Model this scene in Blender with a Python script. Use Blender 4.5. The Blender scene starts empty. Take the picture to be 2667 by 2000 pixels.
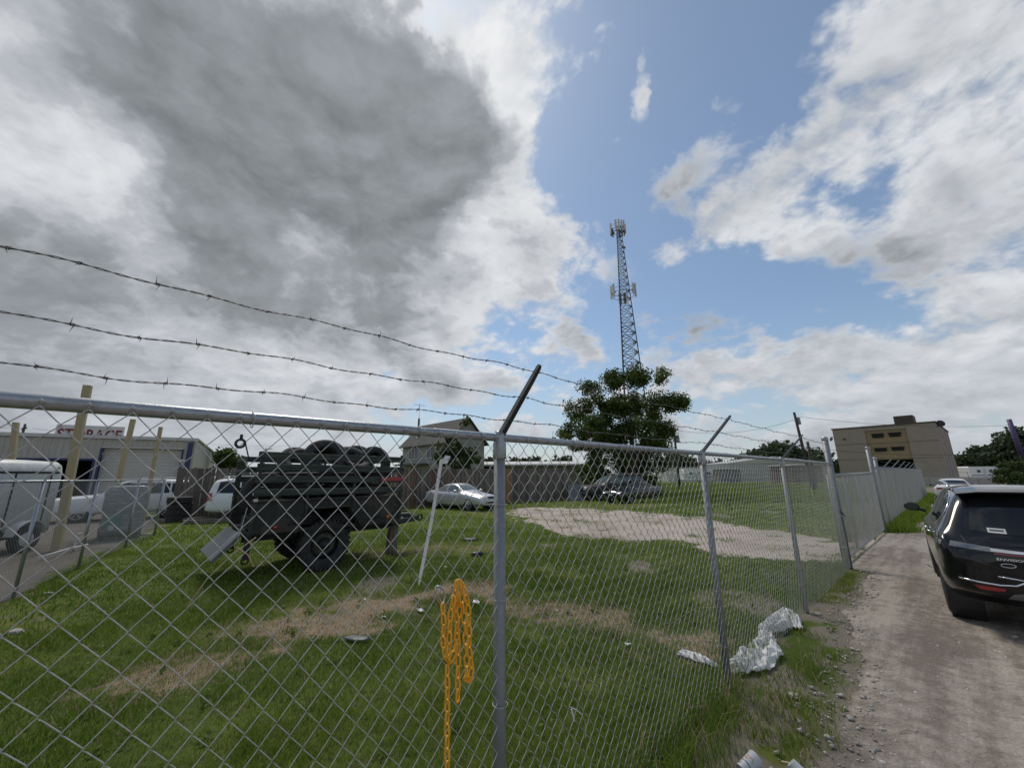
import bpy, bmesh, math, random
import numpy as np
from mathutils import Vector, Matrix

random.seed(7)
RNG = np.random.default_rng(7)
sc = bpy.context.scene
col = sc.collection
R = math.radians

# ------------------------------------------------------------------ camera
CAM_H, FPX, PITCH, ROLL = 1.85, 1009.76, R(13.277), R(0.45)
cam_data = bpy.data.cameras.new("camera")
cam_data.sensor_fit = 'HORIZONTAL'
cam_data.sensor_width = 36.0
cam_data.lens = 36.0 * FPX / 2667.0
cam_data.clip_start = 0.05
cam_data.clip_end = 4000
cam = bpy.data.objects.new("camera", cam_data)
col.objects.link(cam)
_F = Vector((0, math.cos(PITCH), math.sin(PITCH)))
_r = Vector((1, 0, 0)); _u = _r.cross(_F)
_R = _r * math.cos(ROLL) - _u * math.sin(ROLL)
_U = _r * math.sin(ROLL) + _u * math.cos(ROLL)
mw = Matrix((( _R.x, _U.x, -_F.x, 0), (_R.y, _U.y, -_F.y, 0), (_R.z, _U.z, -_F.z, CAM_H), (0, 0, 0, 1)))
cam.matrix_world = mw
sc.camera = cam
sc.render.resolution_x, sc.render.resolution_y = 1024, 767

def ray(px, py):
    """world direction seen at a photograph pixel (2667 x 2000)"""
    return _F + _R * ((px - 1333.5) / FPX) + _U * ((1000 - py) / FPX)

def ground(px, py, z=0.0):
    d = ray(px, py); t = (z - CAM_H) / d.z
    return Vector((d.x * t, d.y * t, z))

def at(px, py, Y):
    d = ray(px, py); t = Y / d.y
    return Vector((d.x * t, Y, CAM_H + d.z * t))

# ------------------------------------------------------------------ view
sc.view_settings.view_transform = 'Standard'
sc.view_settings.look = 'None'
sc.view_settings.exposure = 0.52
sc.view_settings.gamma = 1.0
sc.view_settings.use_curve_mapping = False

# ------------------------------------------------------------------ node expression helper
class NT:
    def __init__(self, tree):
        self.t = tree
    def node(self, kind, **kw):
        n = self.t.nodes.new(kind)
        for k, v in kw.items():
            setattr(n, k, v)
        return n
    def put(self, sock, v):
        if isinstance(v, E_):
            self.t.links.new(v.s, sock)
        elif isinstance(v, bpy.types.NodeSocket):
            self.t.links.new(v, sock)
        else:
            sock.default_value = v
    def math(self, op, a, b=None, c=None, clamp=False):
        n = self.node('ShaderNodeMath', operation=op, use_clamp=clamp)
        self.put(n.inputs[0], a)
        if b is not None: self.put(n.inputs[1], b)
        if c is not None: self.put(n.inputs[2], c)
        return E_(self, n.outputs[0])
    def vec(self, op, a, b=None, scale=None):
        n = self.node('ShaderNodeVectorMath', operation=op)
        self.put(n.inputs[0], a)
        if b is not None: self.put(n.inputs[1], b)
        if scale is not None: self.put(n.inputs['Scale'], scale)
        return E_(self, n.outputs['Value' if op in ('DOT_PRODUCT', 'LENGTH', 'DISTANCE') else 'Vector'])
    def xyz(self, v):
        n = self.node('ShaderNodeSeparateXYZ'); self.put(n.inputs[0], v)
        return [E_(self, o) for o in n.outputs]
    def comb(self, x, y, z):
        n = self.node('ShaderNodeCombineXYZ')
        for i, v in enumerate((x, y, z)): self.put(n.inputs[i], v)
        return E_(self, n.outputs[0])
    def noise(self, v, scale, detail=6, rough=.55, lac=2.0, dist=0.0, typ='FBM', dims='3D', color=False, norm=True):
        n = self.node('ShaderNodeTexNoise', noise_dimensions=dims)
        n.noise_type = typ
        if typ == 'FBM': n.normalize = norm
        self.put(n.inputs['Vector'], v)
        n.inputs['Scale'].default_value = scale
        n.inputs['Detail'].default_value = detail
        n.inputs['Roughness'].default_value = rough
        n.inputs['Lacunarity'].default_value = lac
        n.inputs['Distortion'].default_value = dist
        return E_(self, n.outputs['Color' if color else 0])
    def smooth(self, v, a, b, to0=0.0, to1=1.0):
        n = self.node('ShaderNodeMapRange', interpolation_type='SMOOTHSTEP')
        self.put(n.inputs[0], v)
        for i, q in enumerate((a, b, to0, to1)): self.put(n.inputs[1 + i], q)
        return E_(self, n.outputs[0])
    def mix(self, f, a, b):
        n = self.node('ShaderNodeMix', data_type='RGBA')
        self.put(n.inputs['Factor'], f)
        for nm, v in (('A', a), ('B', b)):
            s = [i for i in n.inputs if i.name == nm and i.type == 'RGBA'][0]
            if isinstance(v, tuple) and len(v) == 3: v = (*v, 1)
            self.put(s, v)
        return E_(self, [o for o in n.outputs if o.type == 'RGBA'][0])
class E_:
    def __init__(self, nt, s): self.nt, self.s = nt, s
    def __add__(self, o): return self.nt.math('ADD', self, o)
    __radd__ = __add__
    def __sub__(self, o): return self.nt.math('SUBTRACT', self, o)
    def __rsub__(self, o): return self.nt.math('SUBTRACT', o, self)
    def __mul__(self, o): return self.nt.math('MULTIPLY', self, o)
    __rmul__ = __mul__
    def __truediv__(self, o): return self.nt.math('DIVIDE', self, o)

# ------------------------------------------------------------------ sky and sun
SUN_AZ, SUN_EL = R(-22), R(57)           # azimuth from +Y towards +X
SUN_DIR = Vector((math.sin(SUN_AZ) * math.cos(SUN_EL), math.cos(SUN_AZ) * math.cos(SUN_EL), math.sin(SUN_EL)))

world = bpy.data.worlds.new("World"); sc.world = world
world.use_nodes = True
wt = world.node_tree; wt.nodes.clear()
W = NT(wt)
geo = W.node('ShaderNodeTexCoord')
dirv = W.vec('NORMALIZE', geo.outputs['Generated'])
dx, dy, dz = W.xyz(dirv)
zc = W.math('MAXIMUM', dz, 0.0)
zz = zc + 0.42
P = W.comb(dx / zz, dy / zz, zc * .7)         # the cloud deck seen from below
# banks of cloud (+) and gaps of clear sky (-): where they stand (as a pixel), half-width in degrees, weight
BANKS = [
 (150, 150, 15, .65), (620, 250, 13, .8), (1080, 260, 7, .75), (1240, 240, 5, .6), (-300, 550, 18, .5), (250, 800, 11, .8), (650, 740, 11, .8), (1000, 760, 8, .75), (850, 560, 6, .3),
 (1290, 640, 6, .85), (1460, 650, 4.5, .75), (1560, 700, 2.5, .3), (1330, 420, 4.5, .65), (1400, 60, 5, .7), (1400, 200, 4, .3), (1450, 930, 5, .5), (1200, 930, 7, .6), (500, 1050, 14, .6), (1620, 960, 4, .4),
 (1750, 120, 8, -.75), (2000, 60, 5, -.3), (1560, 330, 6, -.8), (1500, 480, 4, -.6), (1760, 420, 5, -.35), (1930, 330, 4, -.2),
 (1830, 760, 5, -.5), (2100, 790, 5, -.5), (1660, 810, 4, -.3), (1560, 780, 3, -.25),
 (1565, 420, 1.6, .75), (1610, 375, 1.8, .8), (1650, 320, 2.0, .8), (1680, 255, 1.7, .75), (1705, 190, 1.5, .8), (1500, 200, 2.5, .3), (1640, 590, 2.2, -.6), (1740, 450, 2.0, .55), (1800, 410, 2.0, .5), (1870, 350, 2.0, .5), (1860, 260, 1.4, .6), (1560, 520, 2.5, .3),
 (2520, 60, 11, .45), (2280, 250, 8, .36), (2600, 450, 10, .30), (2080, 430, 5, .5), (1940, 560, 4, .6), (1840, 600, 3.5, .6), (1740, 640, 3, .7), (2330, 590, 6, .5), (2100, 640, 4, .2), (2560, 760, 6, .45), (2600, 900, 6, .35), (2040, 260, 3, -.45), (2170, 500, 2.2, -.45), (2280, 430, 2, -.3), (2230, 760, 4, -.45), (1640, 800, 2, .3),
 (2230, 510, 2.6, -.5), (2400, 620, 3, -.3), (2360, 860, 3, -.3), (1880, 960, 3.6, .75), (2080, 960, 4, .75), (2350, 970, 5, .6), (2500, 1010, 5, .4), (2000, 860, 4, -.3), (1300, 760, 4, .2),
]
# how deep the cloud stands there: deep cloud is grey from below, thin cloud is bright
DEPTH = [
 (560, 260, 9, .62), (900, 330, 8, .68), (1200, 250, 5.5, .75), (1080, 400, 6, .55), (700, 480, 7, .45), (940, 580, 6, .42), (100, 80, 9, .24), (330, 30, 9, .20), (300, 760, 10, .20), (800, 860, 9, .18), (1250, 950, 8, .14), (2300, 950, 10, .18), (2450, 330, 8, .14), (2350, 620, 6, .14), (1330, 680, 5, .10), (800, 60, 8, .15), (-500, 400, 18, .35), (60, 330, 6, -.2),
 (270, 500, 4, -.55), (1660, 320, 5, -.45), (30, 260, 6, -.15), (200, 720, 8, .15), (650, 700, 7, .12), (1330, 150, 6, -.5), (1300, 500, 6, -.35), (1000, 900, 9, .08), (300, 980, 8, .12),
 (2450, 330, 9, -.06), (2300, 560, 6, .05), (2000, 480, 6, -.2), (2250, 150, 6, -.15), (2600, 820, 7, .06), (420, 640, 5, .25), (120, 640, 5, .2), (850, 760, 5, .15),
]
def bank_sum(banks):
    tot = None
    for (bx, by, sg, w) in banks:
        c = ray(bx, by).normalized()
        k = 1.0 / R(sg) ** 2
        d = W.vec('DOT_PRODUCT', dirj, tuple(c))
        e = W.math('EXPONENT', W.math('MULTIPLY_ADD', d, k, -k))
        tot = W.math('MULTIPLY_ADD', e, w, tot if tot is not None else 0.0)
    return tot
jag = W.vec('SUBTRACT', W.noise(dirv, 7.0, 5, .6, color=True), (.5, .5, .5))
dirj = W.vec('NORMALIZE', W.vec('ADD', dirv, W.vec('SCALE', jag, scale=.20)))
cover = bank_sum(BANKS)
depth = bank_sum(DEPTH)
warp = W.noise(P, 2.2, 3, .5, dims='3D', color=True)
warp = W.vec('SUBTRACT', warp, (.5, .5, .5))
Pw = W.vec('ADD', P, W.vec('SCALE', warp, scale=0.14))
def cloud_noise(v, det=9):
    a = W.noise(v, 2.6, det, .57, 2.1)
    b = W.noise(v, 4.4, det - 1, .56, 2.2)
    c = W.math('ABSOLUTE', W.noise(v, 3.3, 4, .5, 2.3) - .5)
    d = W.math('ABSOLUTE', W.noise(v, 9.0, 4, .5, 2.3) - .5)
    return a * .55 + b * .45 + c * .55 + d * .28 - .09
s2 = Vector((SUN_DIR.x, SUN_DIR.y)) / (SUN_DIR.z + .42)
n0 = cloud_noise(Pw)
# the same field a little nearer the sun: where it is thinner there, this side is lit
tosun = W.vec('SUBTRACT', (s2.x, s2.y, SUN_DIR.z * .7), Pw)
tosun = W.vec('SCALE', W.vec('NORMALIZE', tosun), scale=0.06)
n1 = cloud_noise(W.vec('ADD', Pw, tosun), 6)
dens = n0 * 5.0 - 2.50 + cover + W.smooth(dz, .28, .02) * .34 + W.smooth(dy, .1, -.5) * .35 - .08  # includes extra unseen cloud cover behind the camera, added for fill light
alpha = W.smooth(dens, -.16, .52)
relief = W.math('MULTIPLY_ADD', n0 - n1, 4.2, .5, clamp=True)
big = W.noise(Pw, 1.2, 3, .5)
thick = W.smooth(depth + (n0 - .5) * 4.2 + (big - .5) * 1.8 + W.math('MINIMUM', dens, .6) * .35, -.05, 1.15)
sund = W.vec('DOT_PRODUCT', dirv, tuple(SUN_DIR))
glow = W.math('EXPONENT', (sund - 1.0) * 7.0)       # forward scattering round the sun
antisun_fill = W.smooth(sund, .25, -.5)                     # clouds away from the sun painted brighter, added fill from behind the camera
lit = W.mix(relief, W.mix(glow, (3.3, 3.48, 3.72), (5.2, 5.3, 5.4)), W.mix(glow, (5.8, 5.92, 6.1), (6.9, 6.95, 7.0)))
lit = W.mix(antisun_fill, lit, (7.1, 7.05, 7.0))
mid = W.mix(relief, (2.36, 2.5, 2.72), (4.0, 4.15, 4.4))
dark = W.mix(relief, (1.08, 1.18, 1.26), (2.1, 2.24, 2.4))
t1 = W.smooth(thick, 0.0, .5); t2 = W.smooth(thick, .45, 1.0)
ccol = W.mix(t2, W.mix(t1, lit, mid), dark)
sky = W.node('ShaderNodeTexSky', sky_type='NISHITA')
sky.sun_disc = False
sky.sun_elevation = SUN_EL
sky.sun_rotation = SUN_AZ
sky.altitude = 20; sky.air_density = 1.0; sky.dust_density = 0.6; sky.ozone_density = 1.5
skyc = W.vec('MULTIPLY', sky.outputs[0], (.70, .78, .79))
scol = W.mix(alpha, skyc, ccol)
# pale haze in the air low over the horizon
hz = W.smooth(dz, .36, -.05)
scol = W.mix(hz * .56 + .15, scol, (3.2, 3.45, 3.8))
bg = W.node('ShaderNodeBackground')
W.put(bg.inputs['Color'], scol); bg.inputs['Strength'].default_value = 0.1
wo = W.node('ShaderNodeOutputWorld'); wt.links.new(bg.outputs[0], wo.inputs[0])
world.cycles.sampling_method = 'MANUAL'; world.cycles.sample_map_resolution = 512

sun_data = bpy.data.lights.new("sun", 'SUN')
sun_data.energy = 1.5; sun_data.angle = R(16); sun_data.color = (1.0, .93, .82)
sun = bpy.data.objects.new("sun", sun_data); col.objects.link(sun)
sun.rotation_euler = SUN_DIR.to_track_quat('Z', 'Y').to_euler()

# ================================================================== mesh helpers
def to_mesh(name, v, f, smooth=False):
    me = bpy.data.meshes.new(name)
    me.from_pydata([tuple(p) for p in v], [], f)
    if smooth:
        me.polygons.foreach_set('use_smooth', [True] * len(me.polygons))
    me.update()
    return me

def np_mesh(name, v, loops_per_face, idx, smooth=False):
    """fast mesh from numpy arrays (all faces with the same number of corners)"""
    me = bpy.data.meshes.new(name)
    v = np.ascontiguousarray(v, dtype=np.float32); idx = np.ascontiguousarray(idx, dtype=np.int32).reshape(-1)
    nf = len(idx) // loops_per_face
    me.vertices.add(len(v)); me.vertices.foreach_set('co', v.reshape(-1))
    me.loops.add(len(idx)); me.loops.foreach_set('vertex_index', idx)
    me.polygons.add(nf)
    me.polygons.foreach_set('loop_start', np.arange(nf, dtype=np.int32) * loops_per_face)
    if smooth: me.polygons.foreach_set('use_smooth', np.ones(nf, dtype=bool))
    me.update(calc_edges=True); me.validate()
    return me

def link(name, me, mat=None, parent=None, loc=None, rz=None):
    o = bpy.data.objects.new(name, me); col.objects.link(o)
    if mat is not None: me.materials.append(mat)
    if parent is not None: o.parent = parent
    if loc is not None: o.location = loc
    if rz is not None: o.rotation_euler = (0, 0, rz)
    return o

def tag(o, label=None, cat=None, group=None, kind=None):
    if label: o['label'] = label
    if cat: o['category'] = cat
    if group: o['group'] = group
    if kind: o['kind'] = kind
    return o

def thing(name, label, cat, loc=(0, 0, 0), rz=0.0, group=None):
    o = bpy.data.objects.new(name, None); col.objects.link(o)
    o.empty_display_size = .2
    o.location = loc; o.rotation_euler = (0, 0, rz)
    return tag(o, label, cat, group)

def frame_from(d):
    d = Vector(d).normalized()
    a = Vector((0, 0, 1)) if abs(d.z) < .9 else Vector((1, 0, 0))
    x = d.cross(a).normalized(); y = x.cross(d).normalized()
    return x, y, d

class MB:
    def __init__(self): self.v, self.f = [], []
    def quad(self, *p):
        b = len(self.v); self.v += [Vector(q) for q in p]; self.f.append(tuple(range(b, b + len(p)))); return self
    def box(self, c, s, M=None):
        c = Vector(c); b = len(self.v)
        for dx in (-.5, .5):
            for dy in (-.5, .5):
                for dz in (-.5, .5):
                    p = Vector((dx * s[0], dy * s[1], dz * s[2]))
                    if M is not None: p = M @ p
                    self.v.append(c + p)
        self.f += [(b+0,b+1,b+3,b+2),(b+4,b+6,b+7,b+5),(b+0,b+4,b+5,b+1),(b+2,b+3,b+7,b+6),(b+0,b+2,b+6,b+4),(b+1,b+5,b+7,b+3)]
        return self
    def hexa(self, p8):
        """8 corners: bottom ring 4, top ring 4"""
        b = len(self.v); self.v += [Vector(q) for q in p8]
        self.f += [(b+3,b+2,b+1,b),(b+4,b+5,b+6,b+7)] + [(b+i, b+(i+1)%4, b+4+(i+1)%4, b+4+i) for i in range(4)]
        return self
    def bar(self, p0, p1, w, h, up=(0, 0, 1)):
        p0, p1 = Vector(p0), Vector(p1); d = (p1 - p0)
        L = d.length; d = d / L; up = Vector(up)
        x = d.cross(up)
        if x.length < 1e-4: x = d.cross(Vector((1, 0, 0)))
        x.normalize(); y = x.cross(d)
        M = Matrix((x, d, y)).transposed()
        return self.box((p0 + p1) / 2, (w, L, h), M)
    def ring(self, c, x, y, r, n, ry=None, ph=0.0):
        ry = r if ry is None else ry
        return [Vector(c) + x * (r * math.cos(ph + 2*math.pi*i/n)) + y * (ry * math.sin(ph + 2*math.pi*i/n)) for i in range(n)]
    def loft(self, rings, caps=True, closed=True, loop=False):
        b = len(self.v); n = len(rings[0])
        for r in rings: self.v += [Vector(q) for q in r]
        m = len(rings)
        for i in range(m if loop else m - 1):
            i2 = (i + 1) % m
            for j in range(n if closed else n - 1):
                j2 = (j + 1) % n
                self.f.append((b+i*n+j, b+i*n+j2, b+i2*n+j2, b+i2*n+j))
        if caps and not loop:
            self.f.append(tuple(b + j for j in reversed(range(n))))
            self.f.append(tuple(b + (m-1)*n + j for j in range(n)))
        return self
    def cyl(self, p0, p1, r0, r1=None, n=12, caps=True):
        r1 = r0 if r1 is None else r1
        x, y, d = frame_from(Vector(p1) - Vector(p0))
        return self.loft([self.ring(p0, x, y, r0, n), self.ring(p1, x, y, r1, n)], caps)
    def tube(self, pts, r, n=6, closed=False, caps=True):
        pts = [Vector(p) for p in pts]; m = len(pts); rings = []
        x = None
        for i in range(m):
            if closed: d = pts[(i+1) % m] - pts[i-1]
            else: d = pts[min(i+1, m-1)] - pts[max(i-1, 0)]
            d.normalize()
            if x is None: x, y, _ = frame_from(d)
            else:
                x = (x - d * x.dot(d)).normalized()
            y = d.cross(x)
            rr = r[i] if isinstance(r, (list, tuple)) else r
            rings.append(self.ring(pts[i], x, y, rr, n))
        return self.loft(rings, caps, loop=closed)
    def lathe(self, prof, c, axis, n=24, caps=True):
        """prof: list of (radius, offset along the axis)"""
        x, y, d = frame_from(axis); c = Vector(c)
        return self.loft([self.ring(c + d * o, x, y, max(r, 1e-4), n) for r, o in prof], caps)
    def build(self, name, mat, parent=None, smooth=False, bevel=0.0, kind=None, loc=None, rz=None, seg=1):
        o = link(name, to_mesh(name, self.v, self.f, smooth), mat, parent, loc, rz)
        if bevel:
            m = o.modifiers.new('bevel', 'BEVEL'); m.width = bevel; m.segments = seg; m.limit_method = 'ANGLE'; m.angle_limit = R(35)
        if smooth and bevel:
            w = o.modifiers.new('wn', 'WEIGHTED_NORMAL')
        if kind: o['kind'] = kind
        return o

def children_of(o): return [c for c in bpy.data.objects if c.parent == o]

def copy_tree(o, parent=None):
    kids = list(o.children)
    c = o.copy(); col.objects.link(c); c.parent = parent
    for k in kids: copy_tree(k, c)
    return c

# numpy value noise
_lat = RNG.random((256, 256))
def vnoise(x, y, s, seed=0):
    x = np.asarray(x, float) / s + seed * 17.31; y = np.asarray(y, float) / s + seed * 9.73
    xi, yi = np.floor(x).astype(int), np.floor(y).astype(int)
    fx, fy = x - xi, y - yi
    fx = fx * fx * (3 - 2 * fx); fy = fy * fy * (3 - 2 * fy)
    g = lambda a, b: _lat[a % 256, b % 256]
    return (g(xi, yi) * (1-fx) + g(xi+1, yi) * fx) * (1-fy) + (g(xi, yi+1) * (1-fx) + g(xi+1, yi+1) * fx) * fy
def fbm(x, y, s, seed=0, o=4):
    t = 0; a = .5; n = 0
    for i in range(o):
        t = t + a * vnoise(x, y, s / 2**i, seed + i); n += a; a *= .5
    return t / n

# ================================================================== materials
def new_mat(name):
    m = bpy.data.materials.new(name); m.use_nodes = True
    t = m.node_tree; t.nodes.clear()
    T = NT(t)
    b = T.node('ShaderNodeBsdfPrincipled'); o = T.node('ShaderNodeOutputMaterial')
    t.links.new(b.outputs[0], o.inputs[0])
    return m, T, b

def mat(name, c, rough=.6, metal=0.0, var=.18, scale=6.0, c2=None, bump=0.0, bscale=40.0, rvar=.12, stretch=None, spec=.5, coat=0.0, streak=0.0, c2lo=.45, c2hi=.65):
    """painted / worn surface: base colour broken up by two sizes of noise, a second colour in patches, fine relief"""
    m, T, b = new_mat(name)
    tc = T.node('ShaderNodeTexCoord')
    v = tc.outputs['Object']
    if stretch: v = T.vec('MULTIPLY', v, tuple(stretch))
    n1 = T.noise(v, scale, 6, .6)
    n2 = T.noise(v, scale * 7.3, 4, .6)
    k = T.math('MULTIPLY_ADD', (n1 - .5) * 1.6 + (n2 - .5), var * 2, 1.0)
    base = tuple(c)
    if c2 is not None:
        base = T.mix(T.smooth(n1 + (n2 - .5) * .35, c2lo, c2hi), base, tuple(c2))
    colr = T.vec('SCALE', base if isinstance(base, E_) else tuple(base[:3]), scale=k)
    if streak:
        sv = T.vec('MULTIPLY', tc.outputs['Object'], (9.0, 9.0, .7))
        s = T.smooth(T.noise(sv, 2.0, 5, .6), .45, .75)
        colr = T.mix(s * streak, colr, (.06, .05, .04))
    T.put(b.inputs['Base Color'], colr)
    T.put(b.inputs['Roughness'], T.math('MULTIPLY_ADD', n1 - .5, rvar * 2, rough, clamp=True))
    b.inputs['Metallic'].default_value = metal
    b.inputs['Specular IOR Level'].default_value = spec
    if coat:
        b.inputs['Coat Weight'].default_value = coat; b.inputs['Coat Roughness'].default_value = .04
    if bump:
        bn = T.node('ShaderNodeBump'); bn.inputs['Strength'].default_value = bump; bn.inputs['Distance'].default_value = .02
        T.put(bn.inputs['Height'], T.noise(v, bscale, 5, .65))
        T.t.links.new(bn.outputs[0], b.inputs['Normal'])
    return m

def glass_mat(name, tint, rough=.03):
    m, T, b = new_mat(name)
    tc = T.node('ShaderNodeTexCoord')
    n = T.noise(tc.outputs['Object'], 3.0, 3, .5)
    T.put(b.inputs['Base Color'], T.vec('SCALE', tuple(tint), scale=n * .6 + .7))
    b.inputs['Roughness'].default_value = rough
    b.inputs['Specular IOR Level'].default_value = .5
    return m

def emis_free_plain(name, c, rough=.5): return mat(name, c, rough, var=.06)

M = {}
M['galv'] = mat('galvanised steel', (.34, .36, .38), .36, .75, .25, 9, c2=(.24, .245, .25), c2lo=.5, c2hi=.72, rvar=.25, bump=.08, bscale=160)
M['galv_dull'] = mat('weathered galvanised steel', (.25, .265, .28), .55, .5, .28, 6, c2=(.17, .17, .165), c2lo=.5, c2hi=.75, streak=.18, bump=.1, bscale=120)
M['wire'] = mat('galvanised wire', (.46, .46, .45), .42, .5, .3, 12, c2=(.30, .30, .29), c2lo=.55, c2hi=.75)
M['barb'] = mat('weathered barbed wire', (.16, .155, .15), .6, .5, .3, 40)
M['arm'] = mat('pressed steel arm', (.20, .205, .21), .5, .55, .3, 22)
M['wood_post'] = mat('raw softwood', (.42, .34, .20), .8, 0, .22, 5, stretch=(9, 9, .8), c2=(.30, .25, .15), bump=.3, bscale=20)
M['wood_grey'] = mat('weathered grey board', (.14, .118, .10), .9, 0, .4, 3, stretch=(9, 9, .6), c2=(.20, .175, .15), bump=.4, bscale=14)
M['wood_brown'] = mat('brown board', (.12, .075, .05), .9, 0, .4, 3, stretch=(9, 9, .6), c2=(.17, .11, .07), bump=.4, bscale=14)
M['wood_new'] = mat('new cedar board', (.27, .16, .075), .85, 0, .3, 3, stretch=(9, 9, .6), c2=(.19, .11, .05), bump=.3, bscale=14)
M['rubber'] = mat('tyre rubber', (.018, .018, .019), .75, 0, .35, 9, c2=(.035, .033, .03), bump=.15, bscale=60)
M['olive'] = mat('faded olive paint', (.017, .022, .017), .62, .0, .35, 3.2, c2=(.055, .058, .042), bump=.12, bscale=30, streak=.25)
M['olive_slat'] = mat('olive painted slat', (.022, .034, .026), .7, 0, .45, 4, stretch=(.8, 5, 5), c2=(.048, .056, .043), bump=.2, bscale=30)
M['olive_brown'] = mat('brown camouflage paint', (.085, .062, .048), .65, 0, .3, 3.5, c2=(.05, .055, .04), bump=.12, bscale=30, streak=.2)
M['black_metal'] = mat('black grease and paint', (.02, .02, .02), .6, .1, .4, 8)
M['panel_grey'] = mat('grey painted plate', (.13, .145, .15), .5, .2, .2, 3, c2=(.13, .14, .145), streak=.12)
M['white_paint'] = mat('white paint', (.72, .73, .74), .35, 0, .06, 2, streak=.06)
M['white_dirty'] = mat('dirty white paint', (.60, .61, .62), .5, 0, .12, 2.5, c2=(.48, .48, .47), streak=.22)
M['plastic_white'] = mat('white plastic film', (.66, .67, .68), .35, 0, .14, 7, c2=(.50, .50, .50), c2lo=.55, c2hi=.75)
M['yellow'] = mat('yellow plastic', (.82, .40, .022), .42, 0, .14, 25)
M['steel'] = mat('bright steel', (.5, .5, .5), .3, .9, .15, 30)
M['chrome'] = mat('chrome', (.75, .76, .78), .12, 1.0, .04, 10, rvar=.04)
M['dark_iron'] = mat('dark iron', (.05, .048, .046), .55, .6, .3, 30)
M['asphalt'] = mat('asphalt', (.11, .105, .10), .95, 0, .2, 1.2, c2=(.15, .14, .125), bump=.4, bscale=60)
M['concrete'] = mat('concrete', (.33, .32, .30), .9, 0, .16, 2, c2=(.27, .26, .245), bump=.2, bscale=50)
M['red_lens'] = mat('red lens', (.32, .012, .015), .15, 0, .1, 20, spec=.8)
M['amber_lens'] = mat('amber lens', (.5, .13, .02), .3, 0, .1, 20)
M['clear_lens'] = mat('clear lens', (.62, .64, .66), .08, .3, .1, 20)
M['yellowed_lens'] = mat('yellowed lens', (.52, .47, .34), .2, .1, .1, 20)
M['trim'] = mat('black plastic trim', (.022, .022, .024), .45, 0, .2, 14)
M['glass_dark'] = glass_mat('dark car glass', (.012, .014, .016))
M['glass_green'] = glass_mat('pale car glass', (.10, .13, .135), .05)
M['window'] = glass_mat('house window glass', (.03, .035, .04), .06)

# ================================================================== ground
FO = Vector((-.0704, 2.1297, 0)); FAZ = .8263
FD = Vector((math.sin(FAZ), math.cos(FAZ), 0)); FN = Vector((math.cos(FAZ), -math.sin(FAZ), 0))   # along the front fence; out towards the road
FPHI = math.pi / 2 - FAZ
def fl(t, s=0.0, z=0.0):
    p = FO + FD * t + FN * s; return Vector((p.x, p.y, z))
def ts(x, y):
    return (x - FO.x) * FD.x + (y - FO.y) * FD.y, (x - FO.x) * FN.x + (y - FO.y) * FN.y

def poly_px(pts): return np.array([tuple(ground(*p))[:2] for p in pts])
def dist_polyline(x, y, pl):
    d = np.full(np.shape(x), 1e9)
    for a, b in zip(pl[:-1], pl[1:]):
        ab = b - a; L = (ab @ ab)
        k = np.clip(((x - a[0]) * ab[0] + (y - a[1]) * ab[1]) / L, 0, 1)
        d = np.minimum(d, np.hypot(x - a[0] - k * ab[0], y - a[1] - k * ab[1]))
    return d
def in_poly(x, y, pl):
    r = np.zeros(np.shape(x), bool); n = len(pl)
    for i in range(n):
        (x0, y0), (x1, y1) = pl[i], pl[i-1]
        c = ((y0 > y) != (y1 > y)) & (x < (x1 - x0) * (y - y0) / (y1 - y0 + 1e-12) + x0)
        r ^= c
    return r
DRY1 = poly_px([(690, 1655), (800, 1625), (930, 1600), (1090, 1570), (1250, 1540)])
DRY1B = poly_px([(340, 1785), (480, 1745), (600, 1700)])
DRY2 = poly_px([(1500, 1590), (1640, 1620), (1780, 1660)])
DRY3 = poly_px([(1000, 1440), (1150, 1430), (1280, 1425)])
def dry_mask(x, y):
    n = (fbm(x, y, .9, 3) - .5) + (fbm(x, y, .28, 4) - .5) * .9
    a = 1 - np.clip((dist_polyline(x, y, DRY1) - .30 + n * 1.1) / .5, 0, 1)
    b = 1 - np.clip((dist_polyline(x, y, DRY2) - .36 + n * 1.1) / .5, 0, 1)
    brk = np.clip((fbm(x, y, .75, 14) - .26) * 5, .40, 1)
    a = a * brk; b = b * brk
    a = np.maximum(a, brk * (1 - np.clip((dist_polyline(x, y, DRY1B) - .20 + n * 1.2) / .5, 0, 1)) * .8)
    b = b * .8
    c = (1 - np.clip((dist_polyline(x, y, DRY3) - .2 + n * 1.2) / .6, 0, 1)) * .6
    d = np.clip((fbm(x, y, 5, 8) - .58) * 5, 0, 1) * .55
    return np.clip(np.maximum.reduce([a, b, c, d]), 0, 1)
DRIVE = poly_px([(1320, 1327), (1380, 1362), (1435, 1387), (1567, 1401), (1748, 1419), (1881, 1436), (2040, 1455), (2206, 1480), (2260, 1460), (2300, 1420), (2280, 1400), (2190, 1412), (2050, 1392), (1929, 1362), (1808, 1344), (1640, 1330), (1507, 1324), (1400, 1320)])
def road_edge(t):            # distance from the fence to the bare dirt
    t = np.asarray(t, float)
    gate = np.clip((t - 9.0) / .8, 0, 1) * np.clip((16.6 - t) / .8, 0, 1)
    return .55 + .22 * np.sin(t * .55 + .6) + .5 * (fbm(t, t * 0, 1.1, 5) - .5) - gate * 1.15
LOT = np.array([tuple(ground(401, 1388))[:2], tuple(ground(250, 1445))[:2], tuple(ground(0, 1575))[:2], (-12, 5.6), (-60, 0), (-60, 45), (-17.3, 20.2)])

def hfun(x, y):
    t, s = ts(x, y)
    near = np.clip(1 - np.hypot(x, y) / 40, 0, 1)
    return ((fbm(x, y, 2.5, 11) - .5) * .05 - .01) * near

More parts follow.
